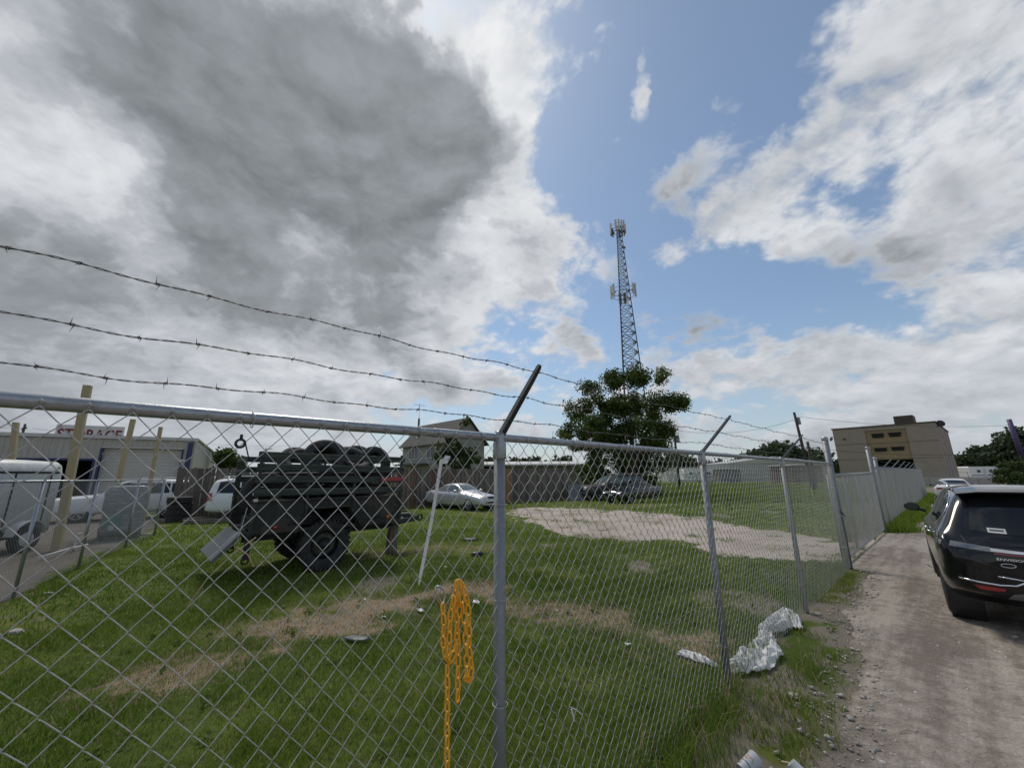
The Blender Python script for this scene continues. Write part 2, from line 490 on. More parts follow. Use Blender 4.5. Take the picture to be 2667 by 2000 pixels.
def grid(xs, ys, zf):
    X, Y = np.meshgrid(xs, ys, indexing='ij')
    v = np.stack([X, Y, zf(X, Y)], -1).reshape(-1, 3)
    nx, ny = len(xs), len(ys)
    i = (np.arange(nx - 1)[:, None] * ny + np.arange(ny - 1)[None, :])
    f = np.stack([i, i + ny, i + ny + 1, i + 1], -1).reshape(-1, 4)
    return X, Y, v, f

def axis_(lo, hi, step, far):
    a = list(np.arange(lo, hi + 1e-6, step)); s = step; x = hi
    while x < far: s *= 1.3; x += s; a.append(x)
    s = step; x = lo
    while x > -far: s *= 1.3; x -= s; a.insert(0, x)
    return np.array(a)
X, Y, v, f = grid(axis_(-12, 14, .14, 1800), axis_(-1, 24, .14, 1800), hfun)
me = np_mesh('ground', v, 4, f, True)
dr = dry_mask(X, Y).reshape(-1)
tt, ss = ts(X, Y)
bare = np.clip((ss - (road_edge(tt) - .5)) / .7, 0, 1)
bare = np.maximum(bare, (ss > -.05) * np.clip((fbm(X, Y, .5, 23) - .40) * 5, 0, 1) * .95)
bare = np.maximum(bare, np.clip((fbm(X, Y, 1.7, 21) - .60) * 5, 0, 1) * .7)
fen = np.exp(-(ss / .25) ** 2) * .5
bare = np.clip(np.maximum(bare, fen), 0, 1).reshape(-1)
for nm, arr in (('dry', dr), ('bare', bare)):
    a = me.attributes.new(nm, 'FLOAT', 'POINT'); a.data.foreach_set('value', arr.astype(np.float32))
gm, T, b = new_mat('yard soil and turf')
tc = T.node('ShaderNodeTexCoord'); ov = tc.outputs['Object']
def attr(T, n):
    a = T.node('ShaderNodeAttribute'); a.attribute_name = n; return E_(T, a.outputs['Fac'])
n1 = T.noise(ov, .35, 6, .6); n2 = T.noise(ov, 5, 6, .65); n3 = T.noise(ov, 40, 5, .7)
gr = T.mix(T.smooth(n1, .38, .62), (.105, .158, .027), (.180, .215, .044))
gr = T.mix(T.smooth(n2, .45, .75), gr, (.10, .10, .042))
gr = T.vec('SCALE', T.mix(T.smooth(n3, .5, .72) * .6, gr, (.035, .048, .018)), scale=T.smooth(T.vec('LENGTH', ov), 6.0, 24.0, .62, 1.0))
st = T.mix(n3, (.18, .132, .09), (.34, .262, .185))
so = T.mix(n3, (.14, .12, .095), (.24, .21, .17))
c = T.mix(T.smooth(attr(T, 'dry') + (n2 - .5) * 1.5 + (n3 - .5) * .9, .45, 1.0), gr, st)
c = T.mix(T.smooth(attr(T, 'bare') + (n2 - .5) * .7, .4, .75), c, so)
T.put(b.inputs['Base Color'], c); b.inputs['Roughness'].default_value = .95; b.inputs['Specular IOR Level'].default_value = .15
bn = T.node('ShaderNodeBump'); bn.inputs['Strength'].default_value = .7; bn.inputs['Distance'].default_value = .03
T.put(bn.inputs['Height'], n3 * .6 + n2); T.t.links.new(bn.outputs[0], b.inputs['Normal'])
tag(link('ground', me, gm), kind='structure')

def stone_soil(name, lo, hi, pale, sc_=1.0, tracks=0.0):
    m, T, b = new_mat(name)
    tc = T.node('ShaderNodeTexCoord'); ov = tc.outputs['Object']
    n1 = T.noise(ov, .5, 5, .6); n2 = T.noise(ov, 6, 6, .7); n3 = T.noise(ov, 55, 4, .7)
    tr = T.vec('MULTIPLY', ov, (1, 1, 1))
    vo = T.node('ShaderNodeTexVoronoi'); vo.inputs['Scale'].default_value = 26 * sc_
    T.put(vo.inputs['Vector'], ov)
    fac = n1 * .5 + n2 * .5
    if tracks:                                # worn streaks along the way of travel
        q = T.comb(T.vec('DOT_PRODUCT', ov, tuple(FN)) * 2.6, T.vec('DOT_PRODUCT', ov, tuple(FD)) * .22, 0.0)
        fac = fac + (T.noise(q, 1.0, 5, .65) - .5) * tracks
    c = T.mix(T.smooth(fac, .38, .62), lo, hi)
    c = T.mix(T.smooth(E_(T, vo.outputs['Distance']), .16, .05) * T.smooth(n2, .42, .6), c, pale)
    c = T.vec('SCALE', c, scale=n3 * 1.3 + .35)
    T.put(b.inputs['Base Color'], c); b.inputs['Roughness'].default_value = .95; b.inputs['Specular IOR Level'].default_value = .2
    bn = T.node('ShaderNodeBump'); bn.inputs['Strength'].default_value = .8; bn.inputs['Distance'].default_value = .015
    T.put(bn.inputs['Height'], n3 + n2 * 1.5 - E_(T, vo.outputs['Distance']) * .6); T.t.links.new(bn.outputs[0], b.inputs['Normal'])
    return m
M['road'] = stone_soil('dusty dirt road', (.205, .173, .143), (.385, .337, .288), (.54, .51, .47), tracks=.8)
M['gravel'] = stone_soil('crushed pale gravel', (.33, .28, .24), (.48, .42, .365), (.60, .56, .51), 1.4)
M['lot'] = stone_soil('dark dirt lot', (.10, .09, .08), (.16, .145, .125), (.24, .22, .2))

def rut(s):                                   # two wheel tracks along the road
    return -.025 * np.exp(-((s - 1.55) / .22) ** 2) - .025 * np.exp(-((s - 3.2) / .25) ** 2)
# the road: a strip along the fence with a ragged edge towards it
tv = np.concatenate([np.arange(-6, 14, .10), np.arange(14, 70, .6), np.array([90, 140, 220, 400])])
fr = np.concatenate([np.linspace(0, 1, 46) ** 1.15])
TT, FRr = np.meshgrid(tv, fr, indexing='ij')
e = road_edge(TT) + (fbm(TT, TT * 0 + 3, .35, 9) - .5) * .35
SS = e + FRr * (9.5 - e)
XX = FO.x + FD.x * TT + FN.x * SS; YY = FO.y + FD.y * TT + FN.y * SS
ZZ = np.clip((SS - e) / .35, 0, 1) * .022 + rut(SS) + (fbm(XX, YY, .35, 31) - .5) * .03 * np.clip((SS - e) / .3, 0, 1) + hfun(XX, YY) * .8 + .002
ZZ = np.maximum(ZZ, hfun(XX, YY) + .004 * (SS > e + .05) - .01 * (SS <= e + .05))
v = np.stack([XX, YY, ZZ], -1).reshape(-1, 3); ny = len(fr); nx = len(tv)
i = (np.arange(nx - 1)[:, None] * ny + np.arange(ny - 1)[None, :])
f = np.stack([i, i + 1, i + ny + 1, i + ny], -1).reshape(-1, 4)
tag(link('dirt_road', np_mesh('dirt_road', v, 4, f, True), M['road']), kind='structure')

def flat_patch(name, poly, mat_, z, step, jit):
    lo, hi = poly.min(0), poly.max(0)
    X, Y = np.meshgrid(np.arange(lo[0] - 1, hi[0] + 1, step), np.arange(lo[1] - 1, hi[1] + 1, step), indexing='ij')
    jx = (fbm(X, Y, 1.4, 41, 5) - .5) * jit + (fbm(X, Y, .35, 45, 3) - .5) * jit * .5; jy = (fbm(X, Y, 1.4, 43, 5) - .5) * jit + (fbm(X, Y, .35, 47, 3) - .5) * jit * .5
    cl = np.concatenate([poly, poly[:1]])
    sdist = dist_polyline(X + jx, Y + jy, cl) * np.where(in_poly(X + jx, Y + jy, poly), 1, -1)
    ins = sdist > -.35
    k = np.arange(X.size).reshape(X.shape)
    ok = ins[:-1, :-1] & ins[1:, :-1] & ins[1:, 1:] & ins[:-1, 1:]
    f = np.stack([k[:-1, :-1][ok], k[1:, :-1][ok], k[1:, 1:][ok], k[:-1, 1:][ok]], -1)
    # the edge dips under the soil, so it meets the turf in a ragged line
    v = np.stack([X, Y, hfun(X, Y) + np.clip(sdist * .12, -.03, z) + (fbm(X, Y, .5, 5) - .5) * .016], -1).reshape(-1, 3)
    used = np.unique(f); re = np.zeros(len(v), int); re[used] = np.arange(len(used))
    return tag(link(name, np_mesh(name, v[used], 4, re[f], True), mat_), kind='structure')
flat_patch('gravel_driveway', DRIVE, M['gravel'], .016, .09, 2.4)
flat_patch('storage_lot', LOT, M['lot'], .014, .5, .5)
bk = np.array([(-70, 33), (60, 33), (60, 34), (-70, 34)], float)

# ------------------------------------------------------------------ grass
gmat, T, b = new_mat('grass blades')
tn = attr(T, 'tone')
green = T.mix(T.smooth(tn, .0, .6), (.080, .155, .019), (.195, .258, .040))
gc = T.mix(T.smooth(tn, .72, .84), green, T.mix(T.smooth(tn, .86, 1.0), (.48, .365, .25), (.28, .205, .14)))
T.put(b.inputs['Base Color'], gc)
b.inputs['Roughness'].default_value = .8; b.inputs['Specular IOR Level'].default_value = .08
tr = T.node('ShaderNodeBsdfTranslucent'); T.put(tr.inputs['Color'], gc)
mx = T.node('ShaderNodeMixShader'); mx.inputs[0].default_value = .35
T.t.links.new(b.outputs[0], mx.inputs[1]); T.t.links.new(tr.outputs[0], mx.inputs[2])
T.t.links.new(mx.outputs[0], [n for n in T.t.nodes if n.type == 'OUTPUT_MATERIAL'][0].inputs[0])

def blades(name, x, y, h, w, tone, lean=.5, z0=None, mat_=gmat):
    n = len(x)
    a = RNG.uniform(0, 2*np.pi, n); ca, sa = np.cos(a), np.sin(a)
    ln = RNG.uniform(.15, 1, n) * lean * h
    la = RNG.uniform(0, 2*np.pi, n)
    z = hfun(x, y) - .01 if z0 is None else z0
    B = np.stack([x, y, z], -1)
    wv = np.stack([ca, sa, 0*ca], -1) * (w / 2)[:, None]
    lv = np.stack([np.cos(la), np.sin(la), 0*la], -1)
    mid = B + lv * (ln * .35)[:, None] + np.array([0, 0, 1]) * (h * .6)[:, None]
    tip = B + lv * ln[:, None] + np.array([0, 0, 1]) * (h * RNG.uniform(.75, 1, n))[:, None]
    V = np.stack([B - wv, B + wv, mid - wv * .75, mid + wv * .75, tip], 1).reshape(-1, 3)
    o = np.arange(n)[:, None] * 5
    Fc = np.concatenate([o + np.array([0, 1, 3]), o + np.array([0, 3, 2]), o + np.array([2, 3, 4])], 0)
    me = np_mesh(name, V, 3, Fc, False)
    at_ = me.attributes.new('tone', 'FLOAT', 'POINT'); at_.data.foreach_set('value', np.repeat(tone, 5).astype(np.float32))
    return link(name, me, mat_)

def scatter(n, dmin, dmax, azlo=-58, azhi=60):
    d = np.sqrt(RNG.uniform(dmin**2, dmax**2, n)); a = np.radians(RNG.uniform(azlo, azhi, n))
    return d * np.sin(a), d * np.cos(a)

def field_grass():
    xs, ys, hs, ws, ts_ = [], [], [], [], []
    for (dm, dM, dens, hh, ww) in [(1.7, 4, 7200, .062, .0042), (4, 8, 3300, .064, .0060), (8, 15, 1000, .064, .0105), (15, 26, 260, .07, .020), (26, 40, 75, .09, .035)]:
        area = math.radians(118) / 2 * (dM**2 - dm**2)
        x, y = scatter(int(area * dens), dm, dM)
        t, s = ts(x, y)
        dry = dry_mask(x, y)
        pat = fbm(x, y, .55, 61); pat2 = fbm(x, y, 3.2, 62)
        keep = (s < -.03) & ~in_poly(x, y, LOT)
        dr_ = in_poly(x + (fbm(x, y, 1.4, 41, 5) - .5) * 1.6, y + (fbm(x, y, 1.4, 43, 5) - .5) * 1.6, DRIVE)
        tuft = np.clip((fbm(x, y, .8, 91) - .56) * 7, 0, 1) + .01
        keep &= ~(dr_ & (RNG.random(len(x)) > tuft))
        keep &= RNG.random(len(x)) < (.35 + 1.1 * pat) * (1 - .45 * dry)
        keep &= y < 31
        bare_ = np.clip((fbm(x, y, 1.7, 21) - .60) * 5, 0, 1)
        keep &= RNG.random(len(x)) > bare_ * .75
        x, y, s, dry, pat, pat2 = x[keep], y[keep], s[keep], dry[keep], pat[keep], pat2[keep]
        n = len(x)
        h = hh * RNG.uniform(.5, 1.25, n) * (.55 + .9 * pat) * (1 - .35 * dry)
        h *= 1 + 1.1 * np.clip((fbm(x, y, .3, 66) - .66) * 8, 0, 1)   # tufts the mower missed
        h *= 1 + 1.8 * np.exp(-(s / .30) ** 2)          # uncut along the fence
        tone = np.clip(.12 + .75 * (pat2 - .25) + RNG.normal(0, .12, n), 0, .68)
        straw = RNG.random(n) < np.clip(dry * .70 + .05, 0, 1)
        tone[straw] = RNG.uniform(.85, 1, straw.sum())
        xs.append(x); ys.append(y); hs.append(h); ws.append(np.full(n, ww) * RNG.uniform(.7, 1.3, n)); ts_.append(tone)
    # matted hay lying on the dead patches
    m = 60000
    x, y = scatter(m, 3.5, 9.5); k = RNG.random(m) < dry_mask(x, y) ** 1.5 * .9; x, y = x[k], y[k]
    t, s = ts(x, y); k = s < -.05; x, y = x[k], y[k]
    hay = (x, y, RNG.uniform(.012, .045, len(x)), np.full(len(x), .0045), RNG.uniform(.84, 1.0, len(x)))
    tag(blades('matted_hay', *hay, lean=3.2), 'matted pale hay lying in patches on the lawn', 'hay', kind='stuff')
    o = blades('yard_grass', *[np.concatenate(q) for q in (xs, ys, hs, ws, ts_)], lean=.9)
    tag(o, 'mown green grass with straw coloured dead patches inside the fence', 'grass', kind='stuff')
field_grass()

def verge():
    n = 60000
    t = RNG.uniform(-1.2, 14, n) ** 1.0; s = RNG.uniform(-.12, 1.25, n)
    e = road_edge(t)
    clump = fbm(t, s, .45, 71)
    p = np.clip((e + .10 - s) / .35, 0, 1) * np.clip((clump - .43) * 4.5, 0, 1)
    p[(t > 9.3)] *= .15
    keep = RNG.random(n) < p * .75
    t, s, clump = t[keep], s[keep], clump[keep]
    x = FO.x + FD.x * t + FN.x * s; y = FO.y + FD.y * t + FN.y * s
    n = len(x)
    h = RNG.uniform(.03, .10, n) * (.5 + 1.3 * clump)
    tone = np.clip(.2 + (clump - .3) * .6 + RNG.normal(0, .13, n), 0, .68)
    st = RNG.random(n) < .14; tone[st] = RNG.uniform(.85, 1, st.sum())
    # the tall uncut tufts at the foot of the fence nearest the camera
    m = 1700
    t2 = np.concatenate([RNG.normal(1.15, .45, m), RNG.normal(2.1, .3, m // 5), RNG.normal(3.55, .18, m // 10), RNG.normal(1.9, .9, m // 3)])
    s2 = np.concatenate([RNG.normal(.16, .14, m), RNG.normal(.05, .1, m // 5), RNG.normal(.38, .1, m // 10), RNG.normal(-.02, .05, m // 3)])
    k = (s2 < .48) & (s2 > -.25); t2, s2 = t2[k], s2[k]
    x2 = FO.x + FD.x * t2 + FN.x * s2; y2 = FO.y + FD.y * t2 + FN.y * s2
    k = np.hypot(x2, y2) > 1.45; x2, y2 = x2[k], y2[k]
    h2 = RNG.gamma(4, .038, len(x2)) + .04
    tone2 = np.clip(RNG.normal(.25, .16, len(x2)), 0, .68)
    st = RNG.random(len(x2)) < .08; tone2[st] = .9
    # strip of green along the far fence
    m = 16000
    t3 = RNG.uniform(16, 46, m); s3 = RNG.uniform(-.1, .95, m)
    k = RNG.random(m) < np.clip((road_edge(t3) + .35 - s3) / .4, 0, 1); t3, s3 = t3[k], s3[k]
    x3 = FO.x + FD.x * t3 + FN.x * s3; y3 = FO.y + FD.y * t3 + FN.y * s3
    h3 = RNG.uniform(.12, .38, len(x3)); tone3 = np.clip(RNG.normal(.35, .15, len(x3)), 0, .68)
    o = blades('verge_grass', np.concatenate([x, x2, x3]), np.concatenate([y, y2, y3]), np.concatenate([h, h2, h3]),
               np.concatenate([np.full(n, .007), np.full(len(x2), .0055), np.full(len(x3), .03)]), np.concatenate([tone, tone2, tone3]), lean=.95)
    tag(o, 'uneven green weeds and grass between the fence and the dirt road', 'grass', kind='stuff')
verge()

def far_grass():
    n = 60000
    y = RNG.uniform(26, 75, n); x = RNG.uniform(.28, 1.05, n) * y + RNG.normal(0, 1, n)
    t, s = ts(x, y)
    k = (s < -1.2) & (RNG.random(n) < np.clip((fbm(x, y, 4, 77) - .28) * 4, 0, 1))
    x, y = x[k], y[k]
    h = RNG.uniform(.25, .55, len(x)); tone = np.clip(RNG.normal(.52, .1, len(x)), 0, .7)
    tag(blades('meadow_grass', x, y, h, np.full(len(x), .045), tone, lean=.6), 'tall yellow-green meadow grass beyond the gravel driveway', 'grass', kind='stuff')
far_grass()

def stones():
    V, Fc = [], []
    base = np.array([(1,0,0),(-1,0,0),(0,1,0),(0,-1,0),(0,0,1),(0,0,-1)], float)
    fc = np.array([(0,2,4),(2,1,4),(1,3,4),(3,0,4),(2,0,5),(1,2,5),(3,1,5),(0,3,5)])
    n = 17000
    t = RNG.uniform(-1, 1, n); t = -1 + 13 * RNG.random(n) ** 1.6; s = RNG.uniform(.2, 4, n) ; 
    e = road_edge(t); k = s > e - .25; t, s = t[k], s[k]
    x = FO.x + FD.x * t + FN.x * s; y = FO.y + FD.y * t + FN.y * s
    r = RNG.gamma(2.0, .0046, len(x)) + .002
    r = np.minimum(r, .028)
    A = RNG.uniform(0, 6.28, len(x))
    P_ = base[None] * (RNG.uniform(.5, 1.3, (len(x), 6, 1)) * r[:, None, None])
    P_[:, :, 2] *= .6
    ca, sa = np.cos(A)[:, None], np.sin(A)[:, None]
    Q = np.stack([P_[..., 0]*ca - P_[..., 1]*sa + x[:, None], P_[..., 0]*sa + P_[..., 1]*ca + y[:, None], P_[..., 2] + (hfun(x, y) + .016 + rut(s) * .9)[:, None]], -1)
    idx = (np.arange(len(x))[:, None, None] * 6 + fc[None]).reshape(-1, 3)
    o = link('road_stones', np_mesh('road_stones', Q.reshape(-1, 3), 3, idx), mat('pale stone chips', (.30, .28, .25), .9, 0, .5, 11, c2=(.46, .44, .40)))
    tag(o, 'small pale stones and chips strewn over the dirt road', 'stones', kind='stuff')
    # clods along the driveway
stones()

# ================================================================== front chain-link fence
FH = 2.052
def tubes_np(paths, r, n=5):
    """many polylines (k x m x 3 array) as tubes in one go"""
    P_ = np.asarray(paths, float); k, m, _ = P_.shape
    d = np.empty_like(P_); d[:, 1:-1] = P_[:, 2:] - P_[:, :-2]; d[:, 0] = P_[:, 1] - P_[:, 0]; d[:, -1] = P_[:, -1] - P_[:, -2]
    d /= np.linalg.norm(d, axis=-1, keepdims=True) + 1e-12
    a = np.array([0.02, 1.0, 0.03])
    x = np.cross(d, a); x /= np.linalg.norm(x, axis=-1, keepdims=True) + 1e-9
    y = np.cross(d, x)
    ang = np.arange(n) * 2 * np.pi / n
    V = P_[:, :, None, :] + r * (np.cos(ang)[None, None, :, None] * x[:, :, None, :] + np.sin(ang)[None, None, :, None] * y[:, :, None, :])
    V = V.reshape(-1, 3)
    base = (np.arange(k)[:, None, None] * m + np.arange(m - 1)[None, :, None]) * n
    j = np.arange(n)[None, None, :]; j2 = (j + 1) % n
    Fq = np.stack([base + j, base + j2, base + n + j2, base + n + j], -1).reshape(-1, 4)
    return V, Fq

def chain_link(x0, x1, z0, z1, p=.044, q=.05, r=.0019, sides=5, y=-.031, wob=.006, seed=0, fine=True, loose=0.0, hook=.0095):
    """zigzag strands hooked into one another; local x along the fence, z up"""
    ns = int((x1 - x0) / p); nz = int(round((z1 - z0) / q))
    rg = np.random.default_rng(seed)
    paths = []
    for j in range(ns):
        xa = x0 + j * p
        k = np.arange(nz + 1)
        side = (k + j) % 2                                   # 0: hooks left neighbour, 1: right
        zs = z1 - k * q
        if fine:
            # each leg bows over its neighbour at the crossing: lead-in and lead-out points
            pts = np.zeros((nz + 1, 3, 3))
            xx = xa + side * p
            dep = np.where(side == 0, -.0022, .0022)
            pts[:, 1, 0] = xx + np.where(side == 0, -.0016, .0016); pts[:, 1, 1] = y + dep; pts[:, 1, 2] = zs
            inn = np.where(side == 0, .0085, -.0085) * (.5 + .5 * hook / .0095) * .9
            pts[:, 0, 0] = xx + inn; pts[:, 0, 1] = y + dep * .7; pts[:, 0, 2] = zs + hook
            pts[:, 2, 0] = xx + inn; pts[:, 2, 1] = y - dep * .3; pts[:, 2, 2] = zs - hook
            pts = pts.reshape(-1, 3)[1:-1]
        else:
            pts = np.stack([xa + side * p, y + np.where(side == 0, -.001, .001), zs], -1)
        paths.append(pts)
    P_ = np.array(paths)
    X_, Z_ = P_[..., 0].copy(), P_[..., 2].copy()
    w1 = (fbm(X_, Z_, .5, seed + 80) - .5); w2 = (fbm(X_, Z_, .5, seed + 90) - .5)
    P_[..., 0] += w1 * wob * 2; P_[..., 2] += w2 * wob * 2 * np.clip((z1 - Z_) / .3, 0, 1)
    P_[..., 1] += (fbm(X_, Z_, .9, seed + 95) - .5) * .03 * np.clip((z1 - Z_) / .4, 0, 1)
    for _ in range(max(2, int((x1 - x0) * 1.6))):             # places where the wire has been bent
        bx_, bz_ = rg.uniform(x0, x1), rg.uniform(z0 + .1, z1 - .1); am = rg.normal(0, .012, 3); rr_ = rg.uniform(.03, .07)
        gq = np.exp(-((X_ - bx_) ** 2 + (Z_ - bz_) ** 2) / rr_ ** 2)
        for c_ in range(3): P_[..., c_] += gq * am[c_]
    if loose:
        P_[..., 2] -= loose * np.sin((X_ - x0) / (x1 - x0) * np.pi) * np.clip((z1 - Z_) / 1.2, 0, 1) ** .5 * .5
    return tubes_np(P_, r, sides)

def knuckle_tops(x0, x1, z1, p, y, r=.0019):
    """folded wire ends along the top selvage"""
    mb = MB(); k = 0
    x = x0
    while x < x1:
        if k % 2 == 0:
            for sx in (-1, 1):
                mb.tube([(x + .0015*sx, y, z1), (x + .004*sx, y - .003, z1 + .012), (x + .001*sx, y - .005, z1 + .017), (x - .006*sx, y - .004, z1 + .006)], r, 5)
        x += p; k += 1
    return mb

def line_post(parent, t, h, r, cap_r=None, name='post', n=20):
    mb = MB(); mb.cyl((t, 0, -.3), (t, 0, h), r, n=n, caps=True)
    return mb.build(name, M['galv_dull'] if r < .04 else M['galv'], parent, True)

fence = thing('chain_link_fence', 'galvanised chain-link fence with barbed wire nearest the camera', 'fence', FO, FPHI)
POSTS = [-2.78, 0.0, 2.66, 5.53]
def barb_arm(parent, t, z):
    """pressed channel arm leaning 45 degrees out over the road, on a post cap that holds the rail"""
    cap = MB()
    cap.lathe([(.034, -.10), (.036, -.095), (.036, -.02), (.031, .0), (.030, .035), (.024, .05)], (t, 0, z - .015), (0, 0, 1), 18)
    co = cap.build('post_cap', M['galv'], parent, True)
    L = .46
    d = Vector((0, -.68, .73)).normalized(); up = Vector((0, .73, .68)).normalized()
    p0 = Vector((t, .004, z + .012))
    mb = MB()
    rings = []
    # tapered U-channel section: web plus two flanges
    for k, (w, fl_) in ((0, (.040, .024)), (.12, (.036, .022)), (.8, (.029, .019)), (.97, (.025, .016)), (1.0, (.017, .012))):
        c = p0 + d * (L * k); h = w / 2; th = .0026
        sec = [(-h, -fl_), (-h, 0), (h, 0), (h, -fl_), (h - th, -fl_), (h - th, -th), (-h + th, -th), (-h + th, -fl_)]
        rings.append([c + Vector((a, 0, 0)) + up * b_ for a, b_ in sec])
    mb.loft(rings)
    mb.build('barb_arm', M['arm'], co, False)
    for k in (.24, .56, .90):
        c = p0 + d * (L * k)
        MB().box(c + up * .002, (.012, .006, .010)).build('wire_notch', M['dark_iron'], co)
    return [p0 + d * (L * k) - up * .004 for k in (.24, .56, .90)]
holds = []
for t in POSTS:
    line_post(fence, t, FH - .02, .030)
    holds.append(barb_arm(fence, t, FH))
END_T = 9.16
# rail in lengths, swaged one into the next
cuts = [-4.6, -.42, 1.15, 6.2, END_T - .05]
for a, b_ in zip(cuts[:-1], cuts[1:]):
    mb = MB(); mb.lathe([(.0205, 0), (.0215, .004), (.0215, b_ - a - .08), (.0195, b_ - a - .06), (.0195, b_ - a + .03)], (a, 0, FH), (1, 0, 0), 20, caps=False)
    mb.build('top_rail', M['galv'], fence, True)
for i, (a, b_) in enumerate([(-4.2, -2.8), (-2.77, -.005), (0.02, 2.655), (2.68, 5.52), (5.55, 9.12)]):
    if i == 0: continue
    near = i < 4
    v, f = chain_link(a, b_, .02, FH - .012, seed=i, r=.0016 if i < 2 else .0018, sides=5 if i < 3 else 4, wob=.011 if i < 2 else .016, loose=.0 if i < 2 else .03, hook=.0095 if i < 2 else .017)
    o = link('chain_link_mesh', np_mesh('chain_link_mesh', v, 4, f, True), M['wire'], fence); o['kind'] = 'stuff'
    k = knuckle_tops(a, b_, FH - .012, .044, -.031).build('knuckled_edge', M['wire'], fence, True, kind='stuff')
# ties round the rail and the posts
def tie_ring(c, axis, r, parent):
    mb = MB(); x, y, d = frame_from(axis); pts = []
    for k in range(26):
        a = k / 25 * 2.2 * math.pi
        pts.append(Vector(c) + x * (r * math.cos(a)) + y * (r * math.sin(a)) + d * (.006 * k / 25))
    mb.tube(pts, .0018, 5)
    return mb.build('wire_tie', M['wire'], parent, True)
for t in (-1.9, -1.15, -.5, -.14, .62, 1.3, 2.0, 3.3, 4.0, 4.8, 6.4, 7.4, 8.3):
    tie_ring((t, -.004, FH - .004), (1, 0, 0), .0285, fence)
for t in POSTS[1:]:
    for z in (.35, .8, 1.25, 1.7):
        tie_ring((t, -.004, z), (0, 0, 1), .036, fence)
# barbed wire: three strands of two twisted wires, sagging a little, with four-point barbs
def barbed(points, seed, parent, r=.0013, pitch=.075, bspace=.125, sag=.02, name='barbed_wire'):
    rg = random.Random(seed)
    pts = []
    for a, b_ in zip(points[:-1], points[1:]):
        L = (b_ - a).length; n = max(8, int(L / .018)); sg = sag * rg.uniform(.5, 1.3); k0 = rg.uniform(0, 9)
        for i in range(n):
            u = i / n; p = a.lerp(b_, u)
            p = p + Vector((0, .006 * math.sin(k0 + u * L * 6), -sg * 4 * u * (1 - u) + .0045 * math.sin(k0 * 2 + u * L * 9) + .003 * math.sin(u * L * 23)))
            pts.append(p)
    pts.append(points[-1])
    mb = MB(); s = 0.0; A, B_ = [], []
    for i, p in enumerate(pts):
        if i: s += (p - pts[i-1]).length
        a = s / pitch * 2 * math.pi
        off = Vector((0, math.cos(a), math.sin(a))) * .0019
        A.append(p + off); B_.append(p - off)
    mb.tube(A, r, 5); mb.tube(B_, r, 5)
    w = mb.build(name, M['barb'], parent, True)
    bb = MB(); nxt = rg.uniform(0, bspace); s = 0.0
    for i in range(1, len(pts)):
        seg = (pts[i] - pts[i-1]); s += seg.length
        if s >= nxt:
            nxt += bspace * rg.uniform(.92, 1.08)
            c = pts[i]; d = seg.normalized(); x, y, _ = frame_from(d)
            a0 = rg.uniform(0, 6.28); coil = []
            for k in range(15):
                a = a0 + k / 14 * 4 * math.pi
                coil.append(c + d * (-.004 + .008 * k / 14) + (x * math.cos(a) + y * math.sin(a)) * .0040)
            bb.tube(coil, .0012, 4)
            for k in range(2):
                a = a0 + rg.uniform(-.4, .4) + k * math.pi
                e = x * math.cos(a) + y * math.sin(a)
                bb.cyl(c - d * .004 * (1 - 2*k), c + e * .019 + d * rg.uniform(-.006, .006), .0013, .0003, 4)
    bb.build('barb', M['barb'], w, True, kind='stuff')
    return w
ends = [Vector((END_T, -.02, FH + .02 + .0)) for _ in range(3)]
for k in range(3):
    P4 = [h[k] for h in holds]
    off = Vector((-1.9, 0, 0))
    P4 = [P4[0] + off] + P4 + [Vector((END_T + .02, -.03, FH + .06 + .17 * k))]
    barbed(P4, 30 + k, fence, sag=.022 - .004 * k)

# ================================================================== gate
def gate_post(t, h, label, lean=0.0):
    p = thing('gate_post', label, 'post', fl(t), FPHI, 'gate posts')
    mb = MB(); mb.cyl((0, 0, -.3), (lean, 0, h), .057, n=24)
    mb.build('post', M['galv_dull'], p, True)
    mb = MB(); mb.lathe([(.060, -.05), (.062, -.045), (.062, 0), (.055, .022), (.03, .035), (.004, .04)], (lean, 0, h), (0, 0, 1), 20)
    mb.build('post_cap', M['galv'], p, True)
    return p
gp = gate_post(END_T, 2.57, 'tall galvanised gate post where the barbed wire ends, holding a chained latch', .0)
for z in (2.02, 1.55, 1.0, .4):
    mb = MB(); mb.lathe([(.0585, -.012), (.060, -.012), (.060, .012), (.0585, .012)], (0, 0, z), (0, 0, 1), 20, caps=False)
    mb.box((-.066, 0, z), (.02, .012, .022))
    mb.build('tension_band', M['galv'], gp, True)
gp2 = gate_post(16.15, 2.66, 'tall galvanised gate post at the far end of the sliding gate')
gp3 = gate_post(17.6, 2.35, 'shorter galvanised post behind the far gate post', .02)
# sliding gate: frame of pipe, two uprights, mesh
gt = thing('sliding_gate', 'chain-link sliding gate leaning slightly between its posts', 'gate', fl(END_T + .16, -.10), FPHI - R(.7))
GL = 7.3
mb = MB(); mb.tube([(0, 0, .10), (GL, 0, .12)], .024, 12); mb.build('bottom_rail', M['galv'], gt, True)
mb = MB(); mb.tube([(0, 0, 1.80), (GL, 0, 1.86)], .024, 12); mb.build('top_rail', M['galv'], gt, True)
for x in (0, 1.8, 3.6, 5.4, GL):
    mb = MB(); mb.cyl((x, 0, .10), (x, 0, 1.80 + .06 * x / GL), .021, n=10); mb.build('upright', M['galv_dull'], gt, True)
v, f = chain_link(.03, GL - .03, .12, 1.80, y=-.028, r=.0029, sides=4, seed=9, fine=False, wob=.004)
link('chain_link_mesh', np_mesh('chain_link_mesh', v, 4, f), M['wire'], gt)['kind'] = 'stuff'
mb = MB()
for k in range(3): mb.tube([(2.4 * k + .02, .004, .14), (2.4 * k + 2.36, .004, 1.78)], .004, 5)
